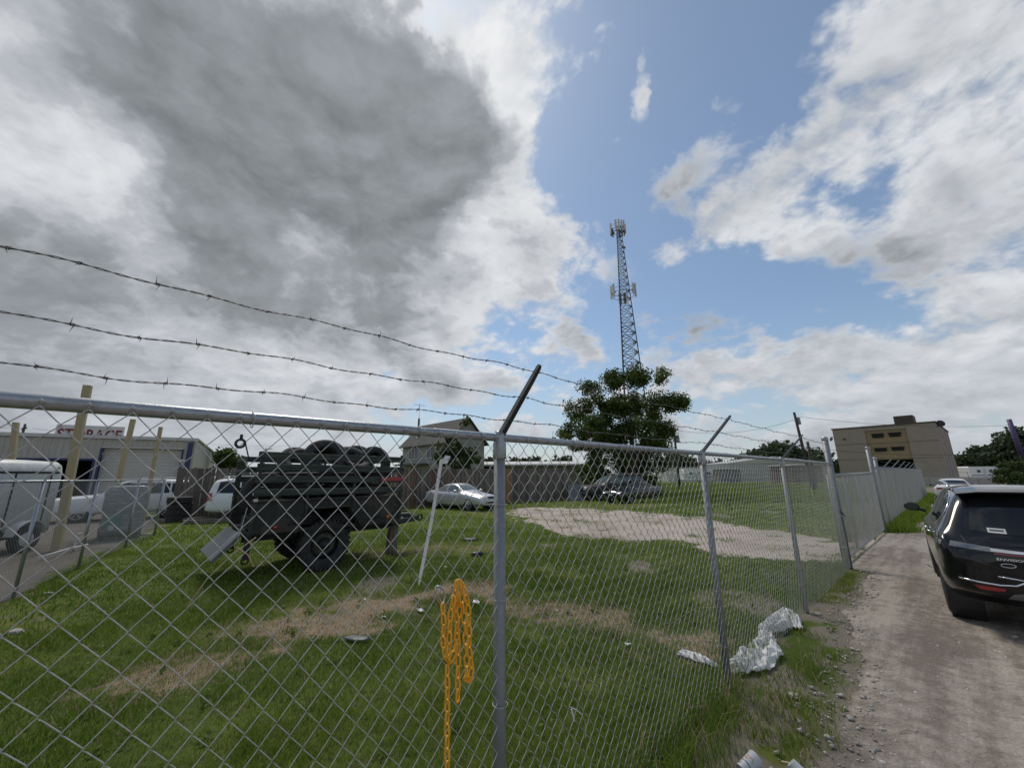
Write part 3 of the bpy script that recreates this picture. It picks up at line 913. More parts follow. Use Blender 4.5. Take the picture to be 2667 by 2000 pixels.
mb.build('truss_rod', M['wire'], gt, True)
mb = MB(); mb.cyl((GL, -.03, .12), (GL, .03, .12), .055, n=16); mb.build('roller', M['dark_iron'], gt, True)

# latch chain and padlock on the gate post
lk = thing('latch_chain', 'dark chain with padlock wrapped round the gate post', 'chain', fl(END_T, .06, 1.03), FPHI)
def chain_links(pts, Ll, w, r, n=12, m=5):
    """oval links along a polyline; every second one turned by 90 degrees; returns list of MB"""
    out = []
    seglen = Ll - 2 * r * 1.15
    P_ = [Vector(p) for p in pts]; cum = [0.0]
    for a, b_ in zip(P_[:-1], P_[1:]): cum.append(cum[-1] + (b_ - a).length)
    def pos(s):
        for i in range(len(P_) - 1):
            if s <= cum[i+1] or i == len(P_) - 2:
                u = (s - cum[i]) / max(cum[i+1] - cum[i], 1e-9)
                return P_[i].lerp(P_[i+1], u)
    k = 0; s = 0.0
    while s + seglen <= cum[-1] + 1e-6:
        a, b_ = pos(s), pos(s + seglen)
        d = (b_ - a).normalized(); c = (a + b_) / 2
        ref = Vector((0, 1, 0)) if abs(d.y) < .9 else Vector((1, 0, 0))
        sx = d.cross(ref).normalized(); sy = sx.cross(d)
        lat = sx if k % 2 == 0 else sy
        if k % 2 == 0: lat = (sx * .93 + sy * .37)
        else: lat = (sy * .93 - sx * .37)
        hl = Ll / 2 - w / 2; ring = []
        for i in range(n):
            an = 2 * math.pi * i / n
            cx, sy_ = math.cos(an), math.sin(an)
            ring.append(c + lat * ((w / 2 - r) * cx) + d * ((w / 2 - r) * sy_ + (hl if sy_ >= 0 else -hl)))
        mb = MB(); mb.tube(ring, r, m, closed=True); out.append(mb)
        s += seglen; k += 1
    return out
for mb in chain_links([(-.08, .03, .06), (-.03, -.005, .03), (.05, .0, .0), (.10, -.01, -.04), (.15, -.01, -.05)], .034, .024, .0045):
    mb.build('chain_link', M['dark_iron'], lk, True)
mb = MB(); mb.box((.15, -.02, -.09), (.045, .022, .04)); mb.build('padlock_body', M['steel'], lk, False, .004)
mb = MB(); mb.tube([(.137, -.02, -.075), (.137, -.02, -.05), (.15, -.02, -.038), (.163, -.02, -.05), (.163, -.02, -.075)], .0045, 8); mb.build('shackle', M['steel'], lk, True)

# ================================================================== fence beyond the gate
f2 = thing('chain_link_fence', 'chain-link fence beyond the gate with arms sloping over weeds', 'fence', fl(16.3, -.02), FPHI - R(1.0))
F2L = 24.5
npost = 9
for k in range(npost + 1):
    x = .35 + k * F2L / npost
    if k > 0:
        po = MB().cyl((x, 0, -.3), (x, 0, 2.02), .030, n=12).build('post', M['galv_dull'], f2, True)
        mb = MB(); mb.bar((x, 0, 2.03), (x, -.30, 2.36), .030, .022, (1, 0, 0)); mb.build('barb_arm', M['galv'], po)
mb = MB(); mb.tube([(.1, 0, 2.04), (F2L + .3, 0, 2.04)], .021, 10); mb.build('top_rail', M['galv'], f2, True)
for k in range(npost):
    x = .35 + k * F2L / npost
    v, f = chain_link(x, x + F2L / npost, .03, 2.03, y=-.03, r=.0028, sides=3, seed=20 + k, fine=False, wob=.006)
    link('chain_link_mesh', np_mesh('chain_link_mesh', v, 4, f), M['wire'], f2)['kind'] = 'stuff'
for k, q in enumerate((.06, .17, .28)):
    mb = MB(); mb.tube([(.2 + i * F2L / 24, -q, 2.05 + q * 1.1 - (.02 if i % 3 else 0)) for i in range(25)], .003, 4); mb.build('barbed_wire', M['barb'], f2, True)

# ================================================================== army trailer
M['camo'] = mat('army camouflage paint', (.015, .018, .014), .62, 0, .4, 1.3, c2=(.042, .031, .025), c2lo=.50, c2hi=.56, bump=.12, bscale=30, streak=.2)
def make_tyre(mb, c, axis, Ro, Ri, w, n=40, grooves=True):
    h = w / 2
    prof = [(Ri, -h*.72), (Ri + .02, -h*.86), ((Ri + Ro)/2, -h*1.0), (Ro - .035, -h*.97), (Ro - .008, -h*.80)]
    if grooves:
        for g in (-.45, 0, .45):
            prof += [(Ro, h*(g - .16)), (Ro - .012, h*(g - .13)), (Ro - .012, h*(g + .13)), (Ro, h*(g + .16))]
    else:
        prof += [(Ro, -h*.6), (Ro, h*.6)]
    prof += [(Ro - .008, h*.80), (Ro - .035, h*.97), ((Ri + Ro)/2, h*1.0), (Ri + .02, h*.86), (Ri, h*.72)]
    x, y, d = frame_from(axis); c = Vector(c)
    rings = [mb.ring(c + d * o, x, y, r, n) for r, o in prof]
    mb.loft(rings, loop=True)
    return mb
def lugs(mb, c, axis, Ro, w, n=34, hgt=.022):
    x, y, d = frame_from(axis); c = Vector(c)
    for i in range(n):
        for sd in (-1, 1):
            a = 2*math.pi*(i + (.5 if sd > 0 else 0))/n
            e = x*math.cos(a) + y*math.sin(a); tdir = -x*math.sin(a) + y*math.cos(a)
            Mx = Matrix((tdir, d, e)).transposed()
            mb.box(c + e*(Ro + hgt*.3) + d*(sd*w*.27), (2*math.pi*Ro/n*.58, w*.44, hgt), Mx)
            mb.box(c + e*(Ro - .02) + d*(sd*w*.485), (2*math.pi*Ro/n*.58, w*.05, .05), Mx)
    return mb

TRA = Vector((-4.80, 7.45, 0)); TRPHI = R(90 - 47)
TL, TW, ZB, ZT = 2.98, 2.1, .82, 1.40
tr = thing('cargo_trailer', 'olive army cargo trailer with slatted sides, loaded with old tyres', 'trailer', TRA, TRPHI)
def side_panel(y, out):
    """steel side with a trapezoid wheel opening; out = outward sign along y"""
    mb = MB()
    pts = [(0, ZB), (.80, ZB), (1.05, 1.22), (1.74, 1.22), (2.02, ZB - .01), (TL, ZB - .02), (TL, ZT), (0, ZT)]
    A = [Vector((x, y, z)) for x, z in pts]; B_ = [Vector((x, y - out*.03, z)) for x, z in pts]
    cells = [(0, 1, 2, 7), (2, 3, 6, 7), (3, 4, 5, 6)]
    b = len(mb.v); mb.v += A + B_
    for q in cells:
        mb.f.append(tuple(b + i for i in q)); mb.f.append(tuple(b + 8 + i for i in reversed(q)))
    for i in range(8):
        j = (i + 1) % 8; mb.f.append((b + i, b + j, b + 8 + j, b + 8 + i))
    so = mb.build('side_panel', M['camo'], tr)
    # top rail, bottom rail, stiffening ribs
    MB().box((TL/2, y + out*.012, ZT + .018), (TL + .04, .055, .036)).build('top_edge', M['camo'], so, False, .004)
    MB().box((.40, y + out*.014, ZB + .05), (.80, .03, .06)).build('lower_edge', M['camo'], so, False, .004)
    MB().box((2.52, y + out*.014, ZB + .04), (.92, .03, .06)).build('lower_edge', M['camo'], so, False, .004)
    for x in (.02, .93, 1.86, TL - .03):
        zlo = ZB if x < .5 or x > 2.3 else 1.24
        if abs(x - .93) < .01: zlo = 1.1
        MB().box((x, y + out*.018, (zlo + ZT)/2), (.055, .034, ZT - zlo)).build('stake_rib', M['olive'], so, False, .005)
    # fender lip
    fp = [(.76, ZB - .02), (1.03, 1.245), (1.76, 1.245), (2.06, ZB - .03)]
    lip = MB()
    for (x0, z0), (x1, z1) in zip(fp[:-1], fp[1:]):
        lip.hexa([(x0, y + out*.10, z0), (x1, y + out*.10, z1), (x1, y - out*.30, z1), (x0, y - out*.30, z0),
                  (x0, y + out*.10, z0 + .02), (x1, y + out*.10, z1 + .02), (x1, y - out*.30, z1 + .02), (x0, y - out*.30, z0 + .02)])
    lip.build('fender', M['olive'], so)
    return so
sp = side_panel(0.0, -1); side_panel(TW, 1)
MB().box((TL/2, TW/2, ZB + .03), (TL - .02, TW - .07, .06)).build('floor', M['black_metal'], tr)
MB().box((TL - .02, TW/2, (ZB + ZT)/2), (.04, TW - .07, ZT - ZB)).build('front_panel', M['camo'], tr)
# chassis, axle, leaf springs
for y in (.55, TW - .55):
    MB().box((TL/2 - .05, y, ZB - .09), (TL - .1, .07, .15)).build('chassis_rail', M['black_metal'], tr)
    mb = MB(); mb.tube([(.75, y, .66), (1.0, y, .57), (1.38, y, .54), (1.75, y, .57), (2.05, y, .66)], .035, 6); mb.build('leaf_spring', M['black_metal'], tr)
for x in (.06, .95, 1.9, TL - .08):
    MB().box((x, TW/2, ZB - .05), (.06, TW - .3, .08)).build('cross_member', M['black_metal'], tr)
MB().cyl((1.38, .12, .52), (1.38, TW - .12, .52), .05, n=12).build('axle', M['black_metal'], tr, True)
def trailer_wheel(y, out):
    w = MB(); make_tyre(w, (1.38, y, .505), (0, 1, 0), .482, .27, .25, 44, False); lugs(w, (1.38, y, .505), (0, 1, 0), .485, .25)
    e = bpy.data.objects.new('wheel', None); col.objects.link(e); e.parent = tr
    w.build('tyre', M['rubber'], e)
    r = MB()
    r.lathe([(.275, -.10), (.285, -.095), (.27, -.07), (.25, -.02), (.20, .03), (.13, .045), (.125, .02)], (1.38, y, .505), (0, out, 0), 30, caps=False)
    r.build('rim', M['olive'], e, True)
    h = MB(); h.lathe([(.12, .0), (.115, .07), (.08, .10), (.06, .14), (.0, .15)], (1.38, y, .505), (0, out, 0), 20)
    h.build('hub', M['black_metal'], e, True)
    for i in range(6):
        a = i/6*2*math.pi + .3
        c = Vector((1.38 + .205*math.cos(a), y + out*.027, .505 + .205*math.sin(a)))
        MB().lathe([(.035, 0), (.035, .008)], c, (.25*math.cos(a), out, .25*math.sin(a)), 12).build('hand_hole', M['black_metal'], e)
trailer_wheel(.17, -1); trailer_wheel(TW - .17, 1)
# racks: each post and each slat its own piece
SL = [2.275, 2.045, 1.815, 1.585]
def rack(y, out, sag=0.0):
    for i, x in enumerate((.06, .93, 1.86, 2.45, TL - .04)):
        MB().box((x, y, (ZT - .3 + 2.34)/2), (.05, .045, 2.34 - ZT + .3)).build('rack_post', M['olive'], tr, False, .004)
    for j, z in enumerate(SL):
        k = random.uniform(-.012, .012); k2 = random.uniform(-.012, .012)
        s = MB(); s.bar((-.01, y + out*.040, z + k), (TL + .02, y + out*.040, z - .035*1.0 + k2), .028, .125)
        s.build('slat', M['olive_slat'], tr, False, .004)
rack(.02, -1); rack(TW - .02, 1)
for z in SL:
    MB().bar((TL + .0, .05, z - .03), (TL + .0, TW - .05, z - .03), .028, .118).build('slat', M['olive_slat'], tr, False, .004)
for z in SL[:2]:
    MB().bar((-.02, .9, z - .06), (-.02, TW - .03, z - .05), .028, .07).build('slat', M['olive_slat'], tr, False, .004)
MB().box((.0, TW - .05, 1.68), (.05, .05, 1.22)).build('rack_post', M['olive'], tr, False, .004)
# dropped tailgate hanging from the rear edge
MB().hexa([(-.02, .35, ZB - .02), (-.02, 1.95, ZB - .02), (-.42, 1.95, .37), (-.42, .35, .37),
           (-.06, .35, ZB + .02), (-.06, 1.95, ZB + .02), (-.46, 1.95, .41), (-.46, .35, .41)]).build('tailgate', M['panel_grey'], tr, False, .006)
MB().tube([(-.02, .30, 1.30), (-.06, .29, 1.0), (-.10, .30, .70), (-.30, .34, .52)], .008, 6).build('tailgate_chain', M['steel'], tr, True)
for y in (.25, 1.85):
    o = MB().box((.05, y, .56), (.09, .10, .36)).build('rear_leg', M['black_metal'], tr, False, .008)
    MB().tube([Vector((.05 + .055*math.cos(a), y, .36 + .055*math.sin(a))) for a in [i/12*2*math.pi for i in range(12)]], .016, 6, closed=True).build('tow_shackle', M['black_metal'], o, True)
# tongue with ring and jack
for y0 in (.45, TW - .45):
    MB().bar((TL - .1, y0, ZB - .08), (TL + 1.0, TW/2 + (.06 if y0 > 1 else -.06), ZB - .04), .07, .12).build('tongue_bar', M['black_metal'], tr, False, .006)
MB().box((TL + .52, TW/2, ZB + .05), (.5, .42, .10)).build('tool_tray', M['black_metal'], tr, False, .01)
MB().tube([(TL + .38, TW/2 - .2, ZB + .13), (TL + .55, TW/2 - .1, ZB + .16), (TL + .75, TW/2 + .05, ZB + .14), (TL + .6, TW/2 + .15, ZB + .12), (TL + .45, TW/2 + .0, ZB + .15)], .022, 6).build('brake_hose', M['rubber'], tr, True)
MB().tube([Vector((TL + 1.12 + .07*math.cos(a), TW/2, ZB - .04 + .07*math.sin(a))) for a in [i/14*2*math.pi for i in range(14)]], .025, 8, closed=True).build('lunette_ring', M['black_metal'], tr, True)
MB().box((TL + .30, TW/2 - .34, ZB + .0), (.28, .01, .09)).build('name_plate', M['white_dirty'], tr)
# lamps, reflectors, footman loops
MB().lathe([(.038, 0), (.036, .018), (.02, .026), (.002, .028)], (.42, -.014, .93), (0, -1, 0), 16).build('reflector', M['red_lens'], tr, True)['label'] = 'round red side reflector'
MB().lathe([(.042, 0), (.040, .018), (.02, .026), (.002, .028)], (2.66, -.014, .97), (0, -1, 0), 16).build('reflector', M['amber_lens'], tr, True)['label'] = 'round amber side reflector'
MB().box((TL - .30, -.068, 1.79), (.52, .012, .085)).build('lamp_bar', M['red_lens'], tr)['label'] = 'long red lamp bar on the slats'
for x in (.70, 2.42):
    MB().tube([(x - .05, -.02, .95), (x - .045, -.05, 1.0), (x + .045, -.05, 1.0), (x + .05, -.02, .95)], .010, 6).build('lashing_loop', M['black_metal'], tr, True)
MB().box((.035, -.045, 1.44), (.07, .02, .05)).build('latch_plate', M['steel'], tr)
MB().bar((TL - .06, TW - .4, 2.15), (TL + .0, TW - .4, 2.52), .05, .03).build('rack_prop', M['black_metal'], tr)
MB().bar((TL - .35, TW - .4, 2.15), (TL + .0, TW - .4, 2.52), .03, .03).build('rack_prop', M['black_metal'], tr)

# wooden stump under the tongue
p = TRA + Matrix.Rotation(TRPHI, 3, 'Z') @ Vector((TL + .30, TW/2 - .1, 0))
st = MB(); st.loft([st.ring(Vector((.0 + dx_, 0, z)), Vector((1, 0, 0)), Vector((0, 1, 0)), r, 12) for dx_, z, r in ((0, -.05, .15), (.0, .1, .145), (.005, .4, .135), (.01, ZB - .14, .13))])
tag(st.build('log_prop', M['wood_grey'], None, True, loc=(p.x, p.y, 0)), 'upright grey log propping up the tongue of the army trailer', 'log')

# old tyres piled in the trailer
def tyre_thing(lx, ly, z, rx, ry, Ro, w, label, rz=0):
    """local trailer position; rx, ry tilt in degrees of a tyre lying flat"""
    p = TRA + Matrix.Rotation(TRPHI, 3, 'Z') @ Vector((lx, ly, 0)); 
    mb = MB(); make_tyre(mb, (0, 0, 0), (0, 0, 1), Ro, Ro*.58, w, 36)
    o = mb.build('tyre', M['rubber'], None, False, loc=(p.x, p.y, z))
    for pl in o.data.polygons: pl.use_smooth = True
    o.rotation_euler = (R(rx), R(ry), TRPHI + R(rz))
    return tag(o, label, 'tyre', 'old tyres heaped in the army trailer')
TY = [(.92, .66, 2.02, 48, -10, .36, .24, 'old tyre lying at the left end of the heap in the trailer'),
      (1.38, .60, 2.10, 60, -16, .47, .30, 'largest old tyre standing highest in the middle of the trailer heap'),
      (2.00, .62, 2.10, 40, 12, .40, .26, 'old tyre with its open rim tilted to the camera right of the highest tyre'),
      (2.56, .72, 2.06, 72, 8, .40, .27, 'old tyre at the right end of the heap in the trailer'),
      (1.55, 1.15, 2.12, 55, 22, .42, .28, 'old tyre behind the highest tyre of the trailer heap'),
      (2.35, 1.25, 2.10, 62, -8, .42, .28, 'old tyre behind the two right-hand tyres of the trailer heap'),
      (1.0, 1.3, 2.05, 50, 10, .40, .26, 'old tyre at the back left of the trailer heap'),
      (.30, .60, 1.55, 85, 15, .40, .25, 'old tyre standing at the open rear of the trailer'),
      (.38, 1.45, 1.45, 80, -10, .40, .26, 'old tyre at the far rear corner of the trailer bed'),
      (.30, .42, 1.02, 4, 3, .37, .22, 'lowest old tyre lying flat at the trailer rear above the dropped tailgate')]
for a in TY: tyre_thing(a[0], a[1], a[2] + (.12 if a[2] > 1.9 else 0), *a[3:])
k = 0
for lx in (.95, 1.75, 2.5):
    for ly in (.52, 1.5):
        for z in (1.02, 1.30, 1.58, 1.84):
            tyre_thing(lx + random.uniform(-.04, .04), ly + random.uniform(-.04, .04), z, random.uniform(-4, 4), random.uniform(-4, 4), .38, .24,
                       'old tyre stacked flat inside the trailer, seen dark through the gaps between the slats')
            k += 1

# ================================================================== vehicles
from mathutils.bvhtree import BVHTree
def cage_mesh(stations, name):
    rings = []
    for (x, zb, w, zs, zbelt, wc, wr, zr) in stations:
        half = [(w*.80, zb), (w*.985, zb + .09), (w, zs), (w*.985, zbelt - .035), (wc, zbelt + .02), (wr + .02, zr - .09), (wr*.86, zr - .005)]
        left = [(y, z) for y, z in half]
        ring = [Vector((x, 0, zb))] + [Vector((x, y, z)) for y, z in left] + [Vector((x, 0, zr + .018))] + [Vector((x, -y, z)) for y, z in reversed(left)]
        rings.append(ring)
    mb = MB(); mb.loft(rings, caps=True)
    return mb

def carve(mb, cutters, sub=2):
    """smooth the cage, cut the wheel arches, return the finished mesh"""
    tmp = mb.build('tmp', None, None, True)
    sm = tmp.modifiers.new('s', 'SUBSURF'); sm.levels = sub; sm.render_levels = sub
    cut = cutters.build('tmpc', None, None)
    bo = tmp.modifiers.new('b', 'BOOLEAN'); bo.operation = 'DIFFERENCE'; bo.object = cut; bo.solver = 'EXACT'
    bpy.context.view_layer.update()
    dg = bpy.context.evaluated_depsgraph_get()
    me = bpy.data.meshes.new_from_object(tmp.evaluated_get(dg), depsgraph=dg)
    bpy.data.objects.remove(tmp); bpy.data.objects.remove(cut)
    return me

class Car:
    def __init__(s, name, label, cat, loc, rz, stations, wb, Rw, track, paint, tw=.23, group=None):
        s.root = thing(name, label, cat, loc, rz, group)
        s.wb, s.Rw = wb, Rw
        c = MB()
        for x in (0, wb):
            for sy in (-1, 1):
                c.cyl((x, sy*(track - tw - .06), Rw), (x, sy*(track + .25), Rw), Rw + .055, n=32)
        me = carve(cage_mesh(stations, name), c)
        for p in me.polygons: p.use_smooth = True
        s.body = link('body', me, paint, s.root)
        es = s.body.modifiers.new('es', 'EDGE_SPLIT'); es.split_angle = R(48)
        v = [q.co.copy() for q in me.vertices]; f = [tuple(p.vertices) for p in me.polygons]
        s.bvh = BVHTree.FromPolygons(v, f)
        # dark liners so the arches are not see-through
        for x in (0, wb):
            for sy in (-1, 1):
                l = MB(); l.lathe([(Rw + .052, -.30), (Rw + .05, .0)], (x, sy*(track - .02), Rw), (0, sy, 0), 24, caps=False)
                l.build('arch_liner', M['trim'], s.body)
        for x in (0, wb):
            for sy in (-1, 1): s.wheel(x, sy, track, tw)
    def wheel(s, x, sy, track, tw, spokes=5):
        Rw = s.Rw; y = sy*(track - tw/2)
        e = bpy.data.objects.new('wheel', None); col.objects.link(e); e.parent = s.root; e.location = (x, y, Rw)
        t = MB(); make_tyre(t, (0, 0, 0), (0, 1, 0), Rw, Rw*.68, tw, 36); to = t.build('tyre', M['rubber'], e, True)
        r = MB(); r.lathe([(Rw*.69, -tw*.38), (Rw*.69, tw*.40), (Rw*.63, tw*.42), (Rw*.61, tw*.2), (Rw*.60, -tw*.1)], (0, 0, 0), (0, sy, 0), 28, caps=False)
        r.build('rim', M['alloy'], e, True)
        MB().lathe([(.001, 0), (Rw*.55, .0)], (0, -sy*tw*.05, 0), (0, sy, 0), 20, caps=False).build('brake', M['dark_iron'], e, True)
        for i in range(spokes):
            a = i/spokes*2*math.pi + .3; d = Vector((math.cos(a), 0, math.sin(a))); q = Vector((-math.sin(a), 0, math.cos(a)))
            m = MB(); Y0 = Vector((0, sy*tw*.30, 0)); Y1 = Vector((0, sy*tw*.38, 0))
            for off in (-.035, .035):
                m.bar(d*.03 + Y0, d*(Rw*.64) + Y1 + q*off, .022, .03, (0, 1, 0))
            m.build('spoke', M['alloy'], e)
        MB().lathe([(.05, 0), (.045, .02), (.0, .025)], (0, sy*tw*.34, 0), (0, sy, 0), 14).build('hub_cap', M['alloy'], e, True)
    def hit(s, p, d):
        h = s.bvh.ray_cast(Vector(p) - Vector(d)*6, Vector(d))
        return (h[0], h[1]) if h[0] is not None else (None, None)
    def panel(s, name, mat_, top, bot, plane, off=.004, nu=14, nv=6, parent=None, thick=.012):
        """a pane or lamp pressed on to the body: top and bottom outlines, in (x,z) for the sides 'L' 'R', in (y,z) for 'F' 'B'"""
        d = {'L': (0, -1, 0), 'R': (0, 1, 0), 'F': (-1, 0, 0), 'B': (1, 0, 0), 'T': (0, 0, -1)}[plane]
        def res(pl, n):
            P_ = [Vector((a, b_)) for a, b_ in pl]; cum = [0.0]
            for a, b_ in zip(P_[:-1], P_[1:]): cum.append(cum[-1] + (b_ - a).length)
            out = []
            for i in range(n):
                q = cum[-1]*i/(n-1)
                for k in range(len(P_) - 1):
                    if q <= cum[k+1] + 1e-9: out.append(P_[k].lerp(P_[k+1], (q - cum[k])/max(cum[k+1] - cum[k], 1e-9))); break
            return out
        A, B_ = res(top, nu), res(bot, nu); g = []
        last = None
        for j in range(nv):
            row = []
            for i in range(nu):
                q = A[i].lerp(B_[i], j/(nv-1))
                if plane in 'LR': o = Vector((q.x, 0, q.y))
                elif plane in 'FB': o = Vector((0, q.x, q.y))
                else: o = Vector((q.x, q.y, .9))
                loc, nor = s.hit(o, d)
                if loc is None:
                    loc, nor = (last if last else (o, -Vector(d)))
                    if last and plane in 'LR': loc = Vector((q.x, loc.y, q.y))
                    if last and plane in 'FB': loc = Vector((loc.x, q.x, q.y))
                if nor.dot(Vector(d)) > 0: nor = -nor
                last = (loc, nor)
                row.append((loc, nor))
            g.append(row)
        mb = MB(); b = 0
        for row in g:
            for loc, nor in row: mb.v.append(loc + nor*off)
        for j in range(nv - 1):
            for i in range(nu - 1): mb.f.append((j*nu+i, j*nu+i+1, (j+1)*nu+i+1, (j+1)*nu+i))
        # turned-in rim
        bd = [(0, i) for i in range(nu)] + [(j, nu-1) for j in range(1, nv)] + [(nv-1, i) for i in range(nu-2, -1, -1)] + [(j, 0) for j in range(nv-2, 0, -1)]
        base = len(mb.v)
        for j, i in bd: mb.v.append(g[j][i][0] + g[j][i][1]*(off - thick))
        m = len(bd)
        for k in range(m):
            k2 = (k+1) % m
            mb.f.append((bd[k][0]*nu + bd[k][1], base + k, base + k2, bd[k2][0]*nu + bd[k2][1]))
        o = mb.build(name, mat_, parent or s.root, True)
        e = o.modifiers.new('es', 'EDGE_SPLIT'); e.split_angle = R(40)
        return o
    def both(s, name, mat_, top, bot, **k):
        return [s.panel(name, mat_, top, bot, 'L', **k), s.panel(name, mat_, top, bot, 'R', **k)]
    def mirrors(s, x, z, y, mat_, size=1.0):
        for sy in (-1, 1):
            m = MB(); c = Vector((x, sy*(y + .13*size), z))
            m.loft([m.ring(c + Vector((dx_*size, 0, 0)), Vector((0, 1, 0)), Vector((0, 0, 1)), .115*size*k, 14, .082*size*k) for dx_, k in ((-.055, .93), (-.05, 1), (.0, 1), (.05, .85), (.085, .45))])
            o = m.build('wing_mirror', mat_, s.root, True)
            MB().bar((x + .02, sy*(y - .06), z - .07), (x + .02, sy*(y + .10*size), z - .03), .06, .05).build('mirror_arm', M['trim'], o, True, .01)
            g = MB(); g.loft([g.ring(c + Vector((-.057*size, 0, 0)), Vector((0, 1, 0)), Vector((0, 0, 1)), .10*size, 14, .068*size), g.ring(c + Vector((-.059*size, 0, 0)), Vector((0, 1, 0)), Vector((0, 0, 1)), .098*size, 14, .066*size)])
            g.build('mirror_glass', M['glass_mirror'], o)
    def handles(s, pts, mat_):
        for x, z in pts:
            for sy in (-1, 1):
                loc, nor = s.hit((x, 0, z), (0, -sy, 0))
                if loc is None: continue
                m = MB(); y = loc.y + sy*.03
                m.tube([(x - .085, loc.y, z), (x - .06, y, z + .004), (x, y + sy*.008, z + .006), (x + .06, y, z + .004), (x + .085, loc.y, z)], .011, 8)
                m.build('door_handle', mat_, s.root, True)

M['smoke_lens'] = mat('smoky chrome lens', (.22, .225, .235), .12, .6, .2, 14)
M['alloy'] = mat('alloy wheel', (.42, .42, .43), .3, .8, .1, 10)
M['glass_mirror'] = glass_mat('mirror glass', (.05, .065, .06), .02)
M['paint_black'] = mat('black car paint', (.005, .005, .007), .3, 0, .2, 3, coat=.85, spec=.08, rvar=.03)
M['paint_silver'] = mat('silver car paint', (.50, .51, .54), .35, .4, .05, 2, coat=.5)
M['paint_white'] = mat('white car paint', (.70, .71, .72), .3, 0, .04, 2, coat=.4)
M['paint_dark'] = mat('faded dark paint', (.030, .030, .033), .42, .1, .3, 3, c2=(.05, .05, .052))
M['paint_ink'] = mat('dark blue-black paint', (.010, .011, .014), .22, .1, .2, 3, coat=.8)
M['plate'] = mat('licence plate', (.62, .63, .62), .4, 0, .05, 10)
M['satin'] = mat('satin silver trim', (.45, .46, .47), .28, .9, .06, 12)
M['skid'] = mat('grey plastic skid plate', (.16, .16, .165), .5, .2, .1, 20)

SUV_ST = [(-.985, .50, .66, .60, .78, .62, .55, .86), (-.965, .46, .80, .64, .88, .76, .70, .97), (-.90, .43, .89, .70, 1.00, .84, .78, 1.07), (-.80, .40, .925, .73, 1.08, .86, .79, 1.17),
          (-.62, .34, .94, .74, 1.11, .855, .72, 1.41), (-.46, .28, .94, .74, 1.12, .85, .665, 1.585), (-.30, .25, .94, .73, 1.12, .85, .66, 1.625), (.2, .23, .94, .71, 1.11, .86, .67, 1.65), (.9, .22, .94, .70, 1.09, .86, .675, 1.66),
          (1.65, .22, .94, .70, 1.07, .86, .665, 1.62), (2.0, .22, .94, .70, 1.06, .865, .69, 1.46), (2.5, .22, .94, .70, 1.05, .88, .77, 1.15), (2.7, .23, .935, .70, 1.02, .87, .74, 1.10), (3.1, .24, .92, .68, .92, .83, .66, 1.01),
          (3.45, .26, .88, .64, .84, .76, .56, .92), (3.66, .30, .78, .60, .74, .62, .45, .80), (3.71, .36, .60, .56, .66, .48, .38, .70)]

# ---- black SUV by the road
d_ = Vector((7.94 - 5.95, 7.81 - 5.75)).normalized(); az_ = math.atan2(d_.y, d_.x)
ax = Vector((5.95, 5.75, 0)) + Vector((d_.y, -d_.x, 0)) * .84
suv = Car('parked_suv', 'glossy black SUV parked on the dirt road at the right edge', 'car', (ax.x, ax.y, .012), az_, SUV_ST, 2.78, .365, .935, M['paint_black'], tw=.245)
r_ = suv.root
suv.panel('rear_window', M['glass_dark'], [(-.53, 1.50), (-.3, 1.535), (0, 1.545), (.3, 1.535), (.53, 1.50)], [(-.61, 1.15), (-.4, 1.125), (0, 1.12), (.4, 1.125), (.61, 1.15)], 'B', nu=22, nv=10)
sp_ = MB(); sp_.loft([[Vector((x, y, z)) for y, x, z in [(-.64, xx, zz - .03), (-.45, xx - .02, zz - .004), (0, xx - .03, zz), (.45, xx - .02, zz - .004), (.64, xx, zz - .03), (.64, xx + .02, zz - .055), (.45, xx, zz - .03), (0, xx - .01, zz - .026), (-.45, xx, zz - .03), (-.64, xx + .02, zz - .055)]] for xx, zz in ((-.30, 1.655), (-.50, 1.63), (-.64, 1.60))])
so_ = sp_.build('roof_spoiler', M['paint_black'], r_, False, .008, seg=2)
for sy in (-1, 1):
    MB().tube([(-.25, sy*.665, 1.615), (-.18, sy*.66, 1.665), (.2, sy*.665, 1.695), (.9, sy*.67, 1.705), (1.35, sy*.66, 1.685), (1.5, sy*.655, 1.645)], .019, 8).build('roof_rail', M['satin'], r_, True)
suv.both('side_window', M['glass_dark'], [(1.72, 1.48), (1.3, 1.555), (.82, 1.57)], [(2.12, 1.15), (1.5, 1.145), (.82, 1.155)])
suv.both('side_window', M['glass_dark'], [(.76, 1.57), (.2, 1.555), (-.02, 1.53)], [(.76, 1.155), (.2, 1.165), (-.02, 1.175)])
suv.both('side_window', M['glass_dark'], [(-.07, 1.525), (-.22, 1.48), (-.36, 1.40)], [(-.07, 1.18), (-.22, 1.21), (-.42, 1.30)])
for sg in ([(2.16, 1.125), (1.2, 1.12), (.2, 1.135), (-.06, 1.15), (-.24, 1.19), (-.46, 1.31), (-.40, 1.43), (-.22, 1.51), (0, 1.56), (.8, 1.595), (1.3, 1.58), (1.72, 1.51)],):
    for pl, sy in (('L', 1), ('R', -1)):
        pts = []
        for x, z in sg:
            loc, nor = suv.hit((x, 0, z), (0, -sy, 0))
            if loc is not None: pts.append(loc + nor*.004)
        MB().tube(pts, .008, 6).build('window_trim', M['chrome'], r_, True)
suv.panel('windscreen', M['glass_dark'], [(-.56, 1.53), (0, 1.56), (.56, 1.53)], [(-.70, 1.12), (0, 1.13), (.70, 1.12)], 'F', nu=16, nv=8)
suv.mirrors(1.95, 1.25, .93, M['paint_black'], .88)
suv.handles([(1.02, 1.00), (.12, 1.03)], M['chrome'])
